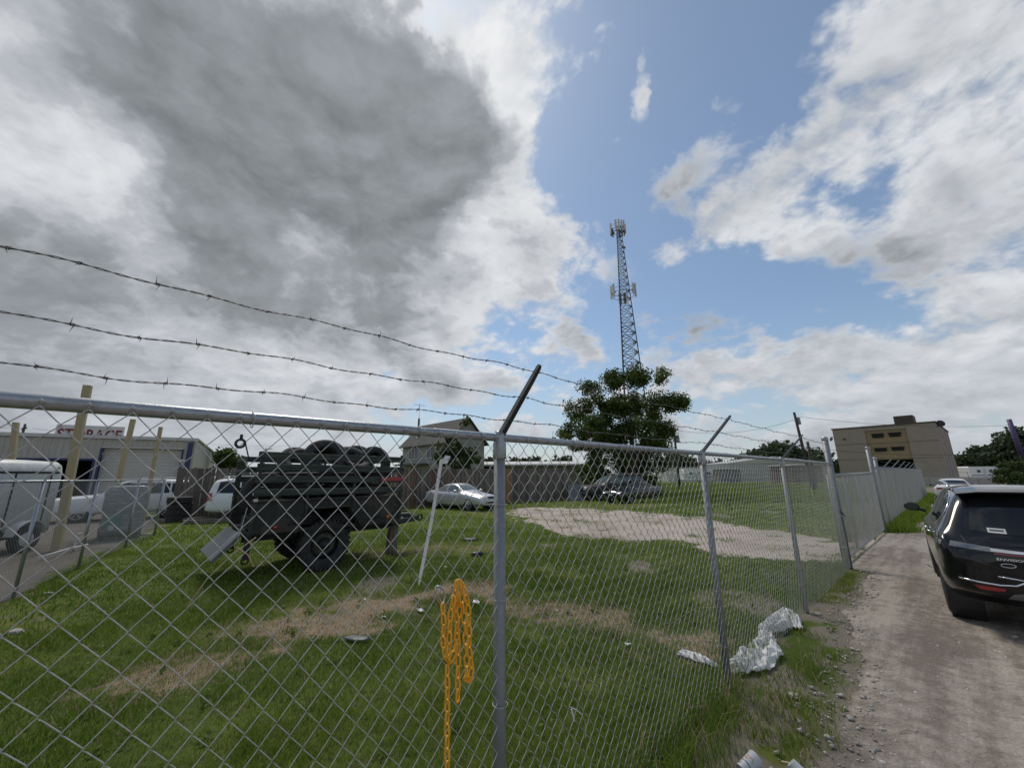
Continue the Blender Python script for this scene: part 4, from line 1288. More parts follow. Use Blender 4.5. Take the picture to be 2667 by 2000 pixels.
# tail lamps: clear outer lamp wrapping to the side and a thin chrome blade across the tailgate
for sy in (-1, 1):
    f = lambda pts: [(y*sy, z) for y, z in pts]
    suv.panel('tail_lamp', M['smoke_lens'], f([(.80, 1.02), (.62, 1.00), (.50, .985)]), f([(.82, .965), (.62, .945), (.50, .935)]), 'B', off=.010, nu=12, nv=5, thick=.02)
    suv.panel('lamp_blade', M['chrome'], f([(.50, .975), (.35, .965), (.16, .955)]), f([(.50, .94), (.35, .935), (.17, .932)]), 'B', off=.010, nu=10, nv=3)
    suv.panel('lamp_housing', M['red_lens'], f([(.48, .930), (.35, .926), (.20, .924)]), f([(.48, .915), (.35, .913), (.20, .912)]), 'B', off=.007, nu=8, nv=3)
    suv.panel('tail_lamp_side', M['smoke_lens'], [(-.70, 1.035), (-.86, 1.02)], [(-.62, .985), (-.86, .965)], 'L' if sy > 0 else 'R', off=.008, nu=8, nv=4)
    suv.panel('reflector', M['red_lens'], f([(.70, .565), (.58, .56), (.46, .555)]), f([(.66, .525), (.58, .52), (.48, .525)]), 'B', off=.008, nu=8, nv=4)
    tp = [suv.hit((0, y*sy, z), (1, 0, 0)) for y, z in ((.80, .62), (.66, .60), (.50, .588), (.38, .60), (.28, .66), (.36, .668), (.50, .68))]
    MB().tube([l + n*.008 for l, n in tp if l is not None], .011, 8).build('exhaust_trim', M['chrome'], r_, True)
suv.panel('skid_plate', M['skid'], [(-.42, .505), (-.3, .535), (0, .54), (.3, .535), (.42, .505)], [(-.46, .455), (0, .45), (.46, .455)], 'B', off=.012, nu=16, nv=4, thick=.03)
suv.panel('window_sticker', M['plate'], [(.47, 1.185), (.33, 1.18)], [(.47, 1.135), (.33, 1.13)], 'B', off=.008, nu=6, nv=4, thick=.003)['label'] = 'white sticker in the rear window corner'
suv.panel('sticker_print', M['panel_grey'], [(.455, 1.171), (.345, 1.168)], [(.455, 1.150), (.345, 1.147)], 'B', off=.010, nu=6, nv=3, thick=.003)
# tailgate shut line and rear wiper
for sy in (-1, 1):
    tp = [suv.hit((0, y*sy, z), (1, 0, 0)) for y, z in ((.70, 1.09), (.66, 1.0), (.63, .93), (.57, .82), (.45, .745), (.25, .71), (0, .70))]
    MB().tube([l + n*.0005 for l, n in tp if l is not None], .004, 5).build('shut_line', M['trim'], r_, True)
MB().tube([(-.78, .02, 1.13), (-.74, .12, 1.16), (-.72, .30, 1.18)], .008, 6).build('rear_wiper', M['trim'], r_, True)
def lettering(txt, size, mat_, parent, loc, rot, name, extrude=.002, align='CENTER', sx=1.0, bold=0.0):
    cu = bpy.data.curves.new(name, 'FONT'); cu.body = txt; cu.size = size; cu.extrude = extrude; cu.align_x = align; cu.offset = bold; cu.resolution_u = 2
    t = bpy.data.objects.new('tmp_text', cu); col.objects.link(t)
    bpy.context.view_layer.update()
    dg = bpy.context.evaluated_depsgraph_get()
    me = bpy.data.meshes.new_from_object(t.evaluated_get(dg), depsgraph=dg)
    bpy.data.objects.remove(t)
    o = link(name, me, mat_, parent); o.location = loc; o.rotation_euler = rot; o.scale = (sx, 1, 1)
    return o
loc, nor = suv.hit((0, .36, .855), (1, 0, 0))
if loc is not None:
    lettering('ENVISION', .036, M['chrome'], r_, (loc.x - .006, .36, loc.z), (R(90) - math.asin(max(-1, min(1, nor.z))), 0, R(-90)), 'model_lettering', .003, sx=1.45)
loc, nor = suv.hit((0, .40, .80), (1, 0, 0))
if loc is not None:
    b_ = MB()
    for k, ang in enumerate((0, 120, 240)): pass
    MB().tube([Vector((loc.x - .006, .40 + .055*math.cos(a), .805 + .020*math.sin(a))) for a in [i/16*2*math.pi for i in range(16)]], .004, 6, closed=True).build('badge', M['chrome'], r_, True)

SEDAN_ST = [(-1.14, .42, .66, .60, .78, .60, .52, .88), (-1.11, .36, .78, .62, .88, .72, .66, .97), (-1.02, .32, .87, .64, .94, .80, .72, 1.03), (-.5, .26, .90, .62, .96, .82, .72, 1.05), (-.12, .24, .91, .62, .95, .80, .68, 1.13),
            (.28, .22, .91, .60, .94, .80, .60, 1.36), (.6, .20, .91, .60, .93, .80, .58, 1.43), (1.25, .20, .91, .60, .92, .80, .58, 1.44), (1.6, .20, .91, .60, .91, .80, .59, 1.36), (2.12, .20, .91, .60, .90, .82, .70, 1.05),
            (2.32, .22, .91, .60, .88, .82, .66, .99), (2.8, .24, .90, .58, .83, .78, .60, .92), (3.35, .26, .88, .55, .76, .74, .58, .84), (3.58, .27, .86, .52, .70, .70, .56, .77), (3.67, .28, .80, .50, .66, .64, .52, .72), (3.71, .33, .68, .48, .60, .54, .44, .66)]
def sedan(name, label, loc, rz, paint, glass, tail=M['red_lens'], lamp=M['clear_lens'], mid_rest=0.0, group=None, chrome_grille=False, st=SEDAN_ST):
    c = Car(name, label, 'car', loc, rz, st, 2.74, .325, .905, paint, tw=.21, group=group)
    c.both('side_window', glass, [(1.52, 1.30), (1.1, 1.37), (.82, 1.38)], [(1.95, .99), (1.3, .985), (.82, .985)])
    c.both('side_window', glass, [(.77, 1.38), (.45, 1.35), (.25, 1.28)], [(.77, .985), (.3, .99), (-.05, 1.02)])
    c.panel('windscreen', glass, [(-.50, 1.34), (0, 1.37), (.50, 1.34)], [(-.68, 1.05), (0, 1.07), (.68, 1.05)], 'F', nu=14, nv=7)
    c.panel('rear_window', glass, [(-.50, 1.34), (0, 1.36), (.50, 1.34)], [(-.64, 1.08), (0, 1.09), (.64, 1.08)], 'B', nu=14, nv=7)
    for sy in (-1, 1):
        f = lambda pts: [(y*sy, z) for y, z in pts]
        c.panel('headlamp', lamp, f([(.74, .75), (.55, .745), (.40, .715)]), f([(.72, .63), (.55, .63), (.42, .645)]), 'F', off=.008, nu=10, nv=5)
        c.panel('tail_lamp', tail, f([(.76, .93), (.60, .93), (.48, .91)]), f([(.76, .80), (.60, .80), (.50, .82)]), 'B', off=.008, nu=10, nv=5)
    c.panel('grille', M['chrome'] if chrome_grille else M['trim'], [(-.34, .74), (0, .76), (.34, .74)], [(-.28, .63), (0, .62), (.28, .63)], 'F', off=.008, nu=12, nv=4)
    if chrome_grille: c.panel('grille_mesh', M['trim'], [(-.29, .725), (0, .74), (.29, .725)], [(-.25, .645), (0, .635), (.25, .645)], 'F', off=.012, nu=12, nv=4)
    c.panel('air_intake', M['trim'], [(-.50, .47), (0, .48), (.50, .47)], [(-.46, .39), (0, .385), (.46, .39)], 'F', off=.006, nu=12, nv=4)
    c.panel('licence_plate', M['plate'], [(-.16, .585), (.16, .585)], [(-.16, .50), (.16, .50)], 'F', off=.014, nu=6, nv=4)
    c.panel('licence_plate', M['plate'], [(-.16, .83), (.16, .83)], [(-.16, .74), (.16, .74)], 'B', off=.014, nu=6, nv=4)
    c.both('sill_trim', M['satin'], [(2.3, .45), (.45, .45)], [(2.3, .425), (.45, .425)], off=.008, nu=10, nv=3)
    c.mirrors(1.85, 1.02, .90, paint)
    c.handles([(.98, .86), (-.02, .88)], paint)
    return c
def place_rear(front, rear):
    """heading and axle origin from the two contact points of the visible wheels"""
    d = (Vector(front) - Vector(rear)).normalized(); return math.atan2(d.y, d.x), d
# silver sedan by the board fence: its left wheels stand at these points
fr_, re_ = Vector((-2.39, 22.1)), Vector((-4.5, 23.85))
rz_, d2 = place_rear(fr_, re_)
rt = Vector((d2.y, -d2.x)); o_ = re_ + Vector((-rt.x, -rt.y)) * .8
sedan('silver_sedan', 'silver four-door sedan parked in front of the tall board fence', (o_.x, o_.y, 0), rz_, M['paint_silver'], M['glass_green'], lamp=M['yellowed_lens'])
# black sedan in front of the tree
fr_, re_ = Vector((7.75, 26.9)), Vector((10.0, 28.55))
rz_, d2 = place_rear(fr_, re_); lt = Vector((-d2.y, d2.x)); o_ = re_ - lt * .8
sedan('black_sedan', 'shiny black sedan with chrome grille parked under the big tree', (o_.x, o_.y, 0), rz_, M['paint_ink'], M['glass_dark'], chrome_grille=True)
# white sedan on the road ahead
o_ = fl(36.5, .98 + .85)
sedan('white_sedan', 'white sedan parked on the road ahead of the black SUV', (o_.x, o_.y, 0), FPHI, M['paint_white'], M['glass_dark'])

def boxy(name, label, loc, rz, paint, glass, H=1.85, L=(-1.15, 4.0), wb=2.95, w=.97, group=None, pickup=False, Rw=.38, tail=M['red_lens']):
    k = H / 1.85
    x0, x1 = L
    st = [(x0 - .02, .50, .62, .66, .85, .60, .56, 1.0*k), (x0, .46, .84, .70, 1.0*k, .82, .78, 1.15*k), (x0 + .06, .42, .94, .74, 1.1*k, .88, .82, 1.35*k), (x0 + .16, .38, w, .76, 1.12*k, .90, .76, 1.70*k), (x0 + .35, .34, w, .76, 1.12*k, .90, .74, 1.80*k),
          (.4, .30, w, .74, 1.12*k, .90, .74, 1.84*k), (1.3, .30, w, .74, 1.11*k, .90, .74, 1.84*k), (1.75, .30, w, .74, 1.10*k, .90, .74, 1.76*k), (2.1, .30, w, .74, 1.09*k, .90, .76, 1.50*k), (2.45, .30, w, .74, 1.08*k, .91, .82, 1.20*k),
          (2.65, .30, w, .74, 1.06*k, .90, .80, 1.15*k), (3.2, .32, w, .72, 1.03*k, .88, .76, 1.11*k), (x1 - .25, .34, w*.97, .70, .98*k, .86, .70, 1.06*k), (x1 - .06, .38, w*.93, .66, .93*k, .80, .66, 1.02*k), (x1, .40, w*.84, .64, .86*k, .72, .6, .95*k), (x1 + .03, .46, w*.7, .62, .78*k, .6, .5, .86*k)]
    c = Car(name, label, 'car', loc, rz, st, wb, Rw, w - .03, paint, tw=.25, group=group)
    c.both('side_window', glass, [(1.72, 1.66*k), (1.3, 1.74*k), (.86, 1.75*k)], [(2.12, 1.19*k), (1.5, 1.17*k), (.86, 1.17*k)])
    c.both('side_window', glass, [(.80, 1.75*k), (.3, 1.75*k), (.02, 1.74*k)], [(.80, 1.17*k), (.3, 1.18*k), (.02, 1.18*k)])
    c.both('side_window', glass, [(-.05, 1.74*k), (-.4, 1.72*k), (x0 + .38, 1.66*k)], [(-.05, 1.18*k), (-.4, 1.18*k), (x0 + .30, 1.20*k)])
    c.panel('windscreen', glass, [(-.60, 1.68*k), (0, 1.72*k), (.60, 1.68*k)], [(-.76, 1.22*k), (0, 1.23*k), (.76, 1.22*k)], 'F', nu=14, nv=7)
    c.panel('rear_window', glass, [(-.62, 1.66*k), (0, 1.69*k), (.62, 1.66*k)], [(-.72, 1.24*k), (0, 1.23*k), (.72, 1.24*k)], 'B', nu=14, nv=7)
    for sy in (-1, 1):
        f = lambda pts: [(y*sy, z) for y, z in pts]
        c.panel('headlamp', M['clear_lens'], f([(.82, .93*k), (.66, .93*k), (.50, .92*k)]), f([(.80, .76*k), (.66, .76*k), (.52, .77*k)]), 'F', off=.008, nu=10, nv=5)
        c.panel('tail_lamp', tail, f([(.90, 1.20*k), (.82, 1.21*k), (.76, 1.21*k)]), f([(.90, .86*k), (.82, .86*k), (.74, .86*k)]), 'B', off=.010, nu=8, nv=6)
        c.panel('tail_lamp_side', tail, [(x0 + .16, 1.20*k), (x0 + .06, 1.2*k)], [(x0 + .20, .88*k), (x0 + .06, .87*k)], 'L' if sy > 0 else 'R', off=.008, nu=5, nv=5)
    c.panel('grille', M['trim'], [(-.44, .93*k), (0, .94*k), (.44, .93*k)], [(-.42, .70*k), (0, .70*k), (.42, .70*k)], 'F', off=.008, nu=12, nv=5)
    c.panel('front_bumper', M['satin'], [(-.80, .64), (0, .65), (.80, .64)], [(-.78, .52), (0, .52), (.78, .52)], 'F', off=.02, nu=14, nv=4, thick=.04)
    c.panel('rear_bumper', paint, [(-.84, .72), (0, .73), (.84, .72)], [(-.82, .50), (0, .49), (.82, .50)], 'B', off=.03, nu=14, nv=4, thick=.05)
    c.both('rub_strip', paint, [(2.5, .82), (.5, .82)], [(2.5, .77), (.5, .77)], off=.014, nu=10, nv=3)
    for sy in (-1, 1):
        MB().tube([(x0 + .45, sy*.72, 1.83*k), (x0 + .55, sy*.72, 1.90*k), (1.1, sy*.72, 1.92*k), (1.25, sy*.72, 1.86*k)], .018, 6).build('roof_rail', M['satin'] if paint != M['paint_white'] else paint, c.root, True)
    c.mirrors(2.0, 1.22*k, .96, paint, 1.2)
    c.handles([(1.02, 1.03*k), (.1, 1.03*k)], paint)
    return c
# dark SUV behind the black sedan, nose to the left
boxy('dark_suv', 'faded dark SUV under the tree behind the black sedan', (8.9, 31.3, 0), R(180 + 17), M['paint_dark'], M['glass_green'], H=1.86)
# white SUVs in the storage yard
boxy('white_suv', 'white SUV seen side on behind the wooden posts near the storage building', (-17.23, 20.2, 0), R(219), M['paint_white'], M['glass_dark'], H=1.82)
boxy('white_suv', 'white SUV with red tail lamp half hidden behind the army trailer', (-12.75, 18.75, 0), R(35), M['paint_white'], M['glass_dark'], H=1.86)

# ================================================================== tall board fence at the back of the yard
WF0, WF1 = Vector((-15.97, 18.92, 0)), Vector((4.4, 31.35, 0))
wd = (WF1 - WF0).normalized(); wl = (WF1 - WF0).length; wphi = math.atan2(wd.y, wd.x)
bf = thing('board_fence', 'tall weathered wooden board fence across the back of the yard', 'fence', WF0, wphi)
def board_mesh(w, h, ear=.03, warp=0.0):
    me = to_mesh('board', [(-w/2, -.009, 0), (w/2, -.009, 0), (w/2, -.009, h - ear), (w/2 - ear, -.009, h), (-w/2 + ear, -.009, h), (-w/2, -.009, h - ear),
                           (-w/2, .009, 0), (w/2, .009, 0), (w/2, .009, h - ear), (w/2 - ear, .009, h), (-w/2 + ear, .009, h), (-w/2, .009, h - ear)],
                 [(0, 1, 2, 3, 4, 5), (11, 10, 9, 8, 7, 6)] + [(i, 6 + i, 6 + (i + 1) % 6, (i + 1) % 6) for i in range(6)])
    return me
bvar = {}
for nm, ms in (('grey', ['wood_grey', 'wood_grey2', 'wood_grey3']), ('brown', ['wood_brown', 'wood_brown2']), ('new', ['wood_new'])):
    for m_ in ms:
        if m_ not in M:
            c = {'wood_grey2': ((.085, .072, .062), (.14, .12, .105)), 'wood_grey3': ((.15, .13, .115), (.10, .085, .075)), 'wood_brown2': ((.095, .058, .042), (.13, .085, .06))}[m_]
            M[m_] = mat(m_.replace('_', ' '), c[0], .9, 0, .4, 3, stretch=(9, 9, .6), c2=c[1], bump=.4, bscale=14)
        me = board_mesh(.138, 2.32); me.materials.append(M[m_]); bvar.setdefault(nm, []).append(me)
nb = int(wl / .146)
for i in range(nb):
    x = (i + .5) * .146
    px_ = x / wl
    kind = 'grey'
    if .36 < px_ < .60 and random.random() < .7: kind = 'brown'
    if .745 < px_ < .775: kind = 'new'
    o = bpy.data.objects.new('board', random.choice(bvar[kind])); col.objects.link(o); o.parent = bf
    o.location = (x, random.uniform(-.006, .006) - .02, random.uniform(-.02, .03)); o.rotation_euler = (0, R(random.gauss(0, .35)), 0)
    o.scale = (random.uniform(1.0, 1.06), 1, 1)
for z in (.4, 1.2, 2.0):
    MB().box((wl/2, .04, z), (wl, .04, .09)).build('fence_rail', M['wood_grey'], bf)
for i in range(int(wl/2.4) + 1):
    MB().box((i*2.4 + .05, .10, 1.1), (.09, .09, 2.2)).build('fence_post', M['wood_grey'], bf)

# ================================================================== side chain-link fence and wooden posts on the left
SF0, SF1 = Vector((-11.98, 13.73, 0)), Vector((-6.9, 4.8, 0))
sd = (SF1 - SF0).normalized(); sl = (SF1 - SF0).length
sf = thing('chain_link_fence', 'low chain-link side fence between the lawn and the storage lot', 'fence', SF0, math.atan2(sd.y, sd.x))
for x in (0, 2.75, 5.6, 7.9, sl):
    po = MB().cyl((x, 0, -.2), (x, 0, 1.82), .036 if x == 0 else .026, n=12).build('post', M['galv'], sf, True)
    if x: MB().bar((x, 0, 1.82), (x, .16, 2.06), .03, .02, (1, 0, 0)).build('barb_arm', M['galv'], po)
MB().tube([(0, 0, 1.80), (sl, 0, 1.82)], .020, 10).build('top_rail', M['galv'], sf, True)
v, f = chain_link(.03, sl - .03, .03, 1.79, p=.036, q=.042, y=-.03, r=.0017, sides=3, seed=50, fine=False, wob=.01)
link('chain_link_mesh', np_mesh('chain_link_mesh', v, 4, f), M['wire'], sf)['kind'] = 'stuff'
MB().tube([(.02, -.05, .05), (-.25, -.35, .02), (-.5, -1.3, .03)], .02, 8).build('loose_pipe', M['galv'], sf, True)

def wood_post(px, py, tx, ty, label, w=.135):
    b = ground(px, py); d = ray(tx, ty); k = math.hypot(b.x, b.y) / math.hypot(d.x, d.y); top = Vector((d.x*k, d.y*k, CAM_H + d.z*k))
    mb = MB(); a = math.atan2(sd.y, sd.x); ex = Vector((math.cos(a), math.sin(a), 0)); ey = Vector((-math.sin(a), math.cos(a), 0)); h = w/2
    dirn = (top - b); low = -dirn * .06
    r0 = [low + ex*h*sx + ey*h*sy for sx, sy in ((-1, -1), (1, -1), (1, 1), (-1, 1))]
    r1 = [dirn + ex*h*sx + ey*h*sy for sx, sy in ((-1, -1), (1, -1), (1, 1), (-1, 1))]
    mb.loft([r0, r1])
    return tag(mb.build('wooden_post', M['wood_post'], None, False, .006, loc=b), label, 'post', 'bare wooden posts beside the storage lot')
wood_post(145, 1435, 229, 1004, 'tallest raw timber post, its top above the fence rail', .165)
wood_post(275, 1395, 347, 1092, 'raw timber post in front of the roll-up door, second from the tallest')
wood_post(372, 1358, 419, 1112, 'raw timber post at the right of the roll-up door')
wood_post(10, 1400, 42, 1100, 'raw timber post nearest the left edge of the picture')

# ================================================================== storage building
def plane_uz(px, py, C, D):
    """where the ray through a pixel meets the vertical plane through C along D: (distance along D, height)"""
    d = ray(px, py); n = Vector((-D.y, D.x, 0)); k = (Vector((C.x, C.y, 0)) - Vector((0, 0, 0))).dot(n) / d.dot(n)
    p_ = Vector((d.x*k, d.y*k, CAM_H + d.z*k)); return (p_ - Vector((C.x, C.y, 0))).dot(D), p_.z
M['siding'] = mat('beige metal siding', (.44, .41, .365), .6, .0, .10, 2, c2=(.38, .355, .315), streak=.18)
M['siding_light'] = mat('pale metal trim', (.52, .51, .49), .5, .1, .08, 2, streak=.1)
M['blue_paint'] = mat('dark blue paint', (.02, .03, .11), .5, 0, .15, 3)
M['door_beige'] = mat('roll-up door slat', (.50, .47, .43), .55, .0, .08, 2, streak=.08)
M['inside'] = mat('dark interior', (.015, .015, .017), .9, 0, .2, 3)
M['red_paint'] = mat('red sign paint', (.17, .018, .02), .6, 0, .2, 9)
SC = Vector((-21.9, 27.0, 0)); SD = Vector((.865, .502, 0)).normalized()
sb = thing('storage_building', 'long beige metal storage building with roll-up door behind the lot', 'building', SC, math.atan2(SD.y, SD.x))
SH = 4.45; SLn = 19.0
u_dl, zt_d = plane_uz(266, 1166, SC, SD); u_dr, _ = plane_uz(478, 1168, SC, SD); u_ol, zo = plane_uz(40, 1192, SC, SD); u_or, _ = plane_uz(247, 1192, SC, SD)
u_b, _ = plane_uz(489, 1170, SC, SD)
zo = min(zo, zt_d)
# wall in panels, leaving the door and the open bay
segs = [(-SLn, u_ol, 0, SH), (u_ol, u_or, zo, SH), (u_or, u_dl, 0, SH), (u_dl, u_dr, zt_d, SH), (u_dr, 0, 0, SH)]
for a, b_, z0, z1 in segs:
    n = max(1, int(round((b_ - a) / .95))); w = (b_ - a) / n
    for i in range(n):
        mb = MB(); x0 = a + i*w
        mb.box((x0 + w/2, .06, (z0 + z1)/2), (w - .008, .10, z1 - z0))
        for k in range(4):
            mb.box((x0 + w*(k + .5)/4, .0, (z0 + z1)/2), (.05, .03, z1 - z0 - .01))
        mb.build('wall_panel', M['siding'], sb)
D10 = 10.0
n = 10
for i in range(n):
    y0 = .12 + i*D10/n; zA = SH - .55*i/n; zB = SH - .55*(i+1)/n
    MB().hexa([(-.08, y0, 0), (-.0, y0, 0), (-.0, y0 + D10/n - .01, 0), (-.08, y0 + D10/n - .01, 0), (-.08, y0, zA), (0, y0, zA), (0, y0 + D10/n - .01, zB), (-.08, y0 + D10/n - .01, zB)]).build('wall_panel', M['siding'], sb)
MB().hexa([(-SLn, -.05, SH), (.12, -.05, SH), (.12, D10 + .3, SH - .58), (-SLn, D10 + .3, SH - .58), (-SLn, -.05, SH + .08), (.12, -.05, SH + .08), (.12, D10 + .3, SH - .50), (-SLn, D10 + .3, SH - .50)]).build('roof', M['siding_light'], sb)
MB().box((-SLn/2 - .0, -.09, SH - .02), (SLn + .25, .10, .20)).build('gutter', M['siding_light'], sb)
MB().box((-SLn/2, D10, 1.9), (SLn, .1, 3.8)).build('back_wall', M['siding'], sb)
dr = MB().box(((u_dl + u_dr)/2, .30, zt_d/2), (u_dr - u_dl, .03, zt_d)).build('roll_up_door', M['door_beige'], sb)
ns = 17
for i in range(ns):
    z = zt_d * (i + .5)/ns
    MB().box(((u_dl + u_dr)/2, .27, z), (u_dr - u_dl - .06, .035, zt_d/ns - .018)).build('door_slat', M['door_beige'], dr, False, .006)
for u in (u_dl + .0, u_dr + .0):
    MB().box((u, -.01, zt_d/2), (.09, .12, zt_d)).build('door_jamb', M['blue_paint'], dr)
MB().box(((u_dl + u_dr)/2, .0, zt_d + .03), (u_dr - u_dl, .10, .06)).build('door_head', M['siding_light'], dr)
MB().box((u_b + .12, -.06, SH/2 - .1), (.26, .10, SH - .25)).build('downpipe', M['blue_paint'], sb)
MB().box(((u_ol + u_or)/2, -.01, zo - .06), (u_or - u_ol, .10, .12)).build('bay_lintel', M['blue_paint'], sb)
for u in (u_ol, u_or): MB().box((u, -.01, zo/2), (.10, .10, zo)).build('bay_jamb', M['blue_paint'], sb)
MB().box(((u_ol + u_or)/2, 4.0, zo/2), (u_or - u_ol + 2, .1, zo + .6)).build('bay_back', M['inside'], sb)
MB().box(((u_ol + u_or)/2, 2.0, .01), (u_or - u_ol, 4, .02)).build('bay_floor', M['inside'], sb)
for u in (u_ol - .2, u_or + .2): MB().box((u, 2.0, zo/2), (.1, 3.8, zo)).build('bay_side', M['inside'], sb)
MB().box((-.55, -.02, 3.0), (.35, .25, .16)).build('wall_light', M['white_dirty'], sb, False, .02)
# sign on the roof, its foot hidden by the eave
s0, sz0 = plane_uz(141, 1133, SC + Vector((-SD.y, SD.x, 0))*.9, SD); s1, sz1 = plane_uz(326, 1112, SC + Vector((-SD.y, SD.x, 0))*.9, SD)
sg = thing('roof_sign', 'white board sign with red STORAGE letters on the storage building roof', 'sign', SC + Vector((-SD.y, SD.x, 0))*.9, math.atan2(SD.y, SD.x))
MB().box(((s0 + s1)/2, .03, sz1 - .55), (s1 - s0, .05, 1.1)).build('board', M['siding_light'], sg)
lettering('STORAGE', .98, M['red_paint'], sg, ((s0 + s1)/2, -.004, sz1 - .93), (R(90), 0, 0), 'lettering', .004, sx=(s1 - s0) / 4.55, bold=.022)

# ================================================================== things in the storage lot
# white box trailer
BTL = 4.6
bt = thing('box_trailer', 'white enclosed box trailer with fender at the left edge', 'trailer', (-13.0 + .12*BTL, 11.55 - BTL, 0), math.atan2(1, -.12))
mb = MB(); prof = [(0, .48), (0, 2.05), (.05, 2.24), (.16, 2.33), (1.0, 2.39), (1.84, 2.33), (1.95, 2.24), (2.0, 2.05), (2.0, .48)]
mb.loft([[Vector((x, 1.0 + (y - 1.0)*k, .48 + (z - .48)*kz)) for y, z in prof] for x, k, kz in ((0, 1, 1), (BTL - .14, 1, 1), (BTL - .04, .97, .985), (BTL, .90, .96))])
mb.build('body', M['white_dirty'], bt, True, .0)
MB().box((BTL/2, -.01, 2.03), (4.3, .02, .05)).build('side_rail', M['dark_iron'], bt)
MB().box((BTL/2, -.01, .50), (4.4, .03, .10)).build('side_rail', M['dark_iron'], bt)
for x in (BTL - .35, BTL - 1.25, BTL - 2.6): MB().box((x, -.008, 1.28), (.03, .015, 1.5)).build('side_post', M['dark_iron'], bt)
x = BTL - .78
fd = MB(); arcs = [(x + .42*math.cos(a), .36 + .42*math.sin(a)) for a in [R(10 + 16*i) for i in range(11)]]
for (xa, za), (xb, zb) in zip(arcs[:-1], arcs[1:]):
    fd.hexa([(xa, -.26, za), (xb, -.26, zb), (xb, 0, zb), (xa, 0, za), (xa, -.26, za + .02), (xb, -.26, zb + .02), (xb, 0, zb + .02), (xa, 0, za + .02)])
fd.build('fender', M['white_dirty'], bt)
w = MB(); make_tyre(w, (x, -.12, .33), (0, 1, 0), .33, .19, .2, 30); w.build('tyre', M['rubber'], bt, True)
MB().lathe([(.19, 0), (.17, .05), (.08, .06), (0, .06)], (x, -.15, .33), (0, -1, 0), 20).build('rim', M['white_dirty'], bt, True)
MB().box((2.3, .9, .40), (4.3, 1.5, .12)).build('chassis', M['black_metal'], bt)
MB().bar((BTL - .1, 1.0, .42), (BTL + .9, 1.0, .42), .10, .10).build('drawbar', M['black_metal'], bt)

# pallet of goods wrapped in clear film
M['wrap'] = mat('stretch film over grey goods', (.22, .235, .25), .25, 0, .3, 4, c2=(.38, .40, .42), c2lo=.5, c2hi=.75, bump=.5, bscale=9, stretch=(1, 1, 5))
M['teal'] = mat('teal label', (.10, .22, .22), .5, 0, .1, 6)
p_ = ground(330, 1402)
wp = thing('wrapped_pallet', 'tall pallet load wrapped in grey stretch film by the side fence', 'pallet', (p_.x - .35, p_.y + .1, 0), R(40))
mb = MB(); rings = []
for z, k in ((.12, .96), (.3, 1.0), (.7, .97), (.95, 1.02), (1.25, .98), (1.5, 1.0), (1.60, .93), (1.63, .7)):
    rings.append([Vector((.50*k*(1 if abs(math.cos(a)) > .7071 else abs(math.cos(a))/.7071)*math.copysign(1, math.cos(a)) + random.uniform(-.02, .02), .42*k*(1 if abs(math.sin(a)) > .7071 else abs(math.sin(a))/.7071)*math.copysign(1, math.sin(a)) + random.uniform(-.02, .02), z)) for a in [2*math.pi*(i + .5)/16 for i in range(16)]])
mb.loft(rings); mb.build('wrapped_load', M['wrap'], wp, True)
for y in (-.38, 0, .38): MB().box((0, y, .05), (1.0, .1, .1)).build('pallet_block', M['wood_grey'], wp)
MB().box((-.2, -.425, .55), (.42, .02, .32)).build('label_sheet', M['teal'], wp)
MB().box((-.2, -.437, .36), (.12, .02, .14)).build('label_sheet', M['white_dirty'], wp)

# stack of black tyres by the board fence
for k in range(4):
    p_ = ground(462, 1358)
    mb = MB(); make_tyre(mb, (0, 0, 0), (0, 0, 1), .46, .27, .26, 32)
    o = mb.build('tyre', M['rubber'], None, True, loc=(p_.x + random.uniform(-.04, .04), p_.y + random.uniform(-.04, .04), .13 + k*.262))
    tag(o, ['lowest', 'second lowest', 'second highest', 'topmost'][k] + ' tyre of the black stack beside the board fence', 'tyre', 'tyre stack by the board fence')
# timbers lying along the foot of the fence
for k, (px, py, L, a) in enumerate(((500, 1358, 2.6, 20), (560, 1362, 2.2, 24))):
    p_ = ground(px, py)
    tag(MB().box((0, 0, .09), (L, .16, .16)).build('timber', M['wood_grey'], None, False, .01, loc=(p_.x, p_.y, 0), rz=R(a)), ['grey squared timber on the ground in front of the tyre stack', 'grey squared timber lying below the half hidden white SUV'][k], 'timber', 'timbers at the foot of the fence')
# plastic pipes
a_, b_ = ground(96, 1465), ground(225, 1428)
mb = MB(); mb.tube([(0, 0, .10), tuple((b_ - a_)*.5 + Vector((0, 0, .12))), tuple((b_ - a_) + Vector((0, 0, .10)))], .024, 8)
tag(mb.build('plastic_pipe', M['white_dirty'], None, True, loc=a_), 'white plastic pipe lying along the foot of the side fence', 'pipe')
a_ = ground(190, 1436)
mb = MB(); mb.tube([(0, 0, -.1), (0, 0, .38), (.02, .0, .43), (.10, 0, .44)], .025, 8)
tag(mb.build('plastic_pipe', M['white_dirty'], None, True, loc=a_), 'short white plastic pipe standing up with a bent top', 'pipe')

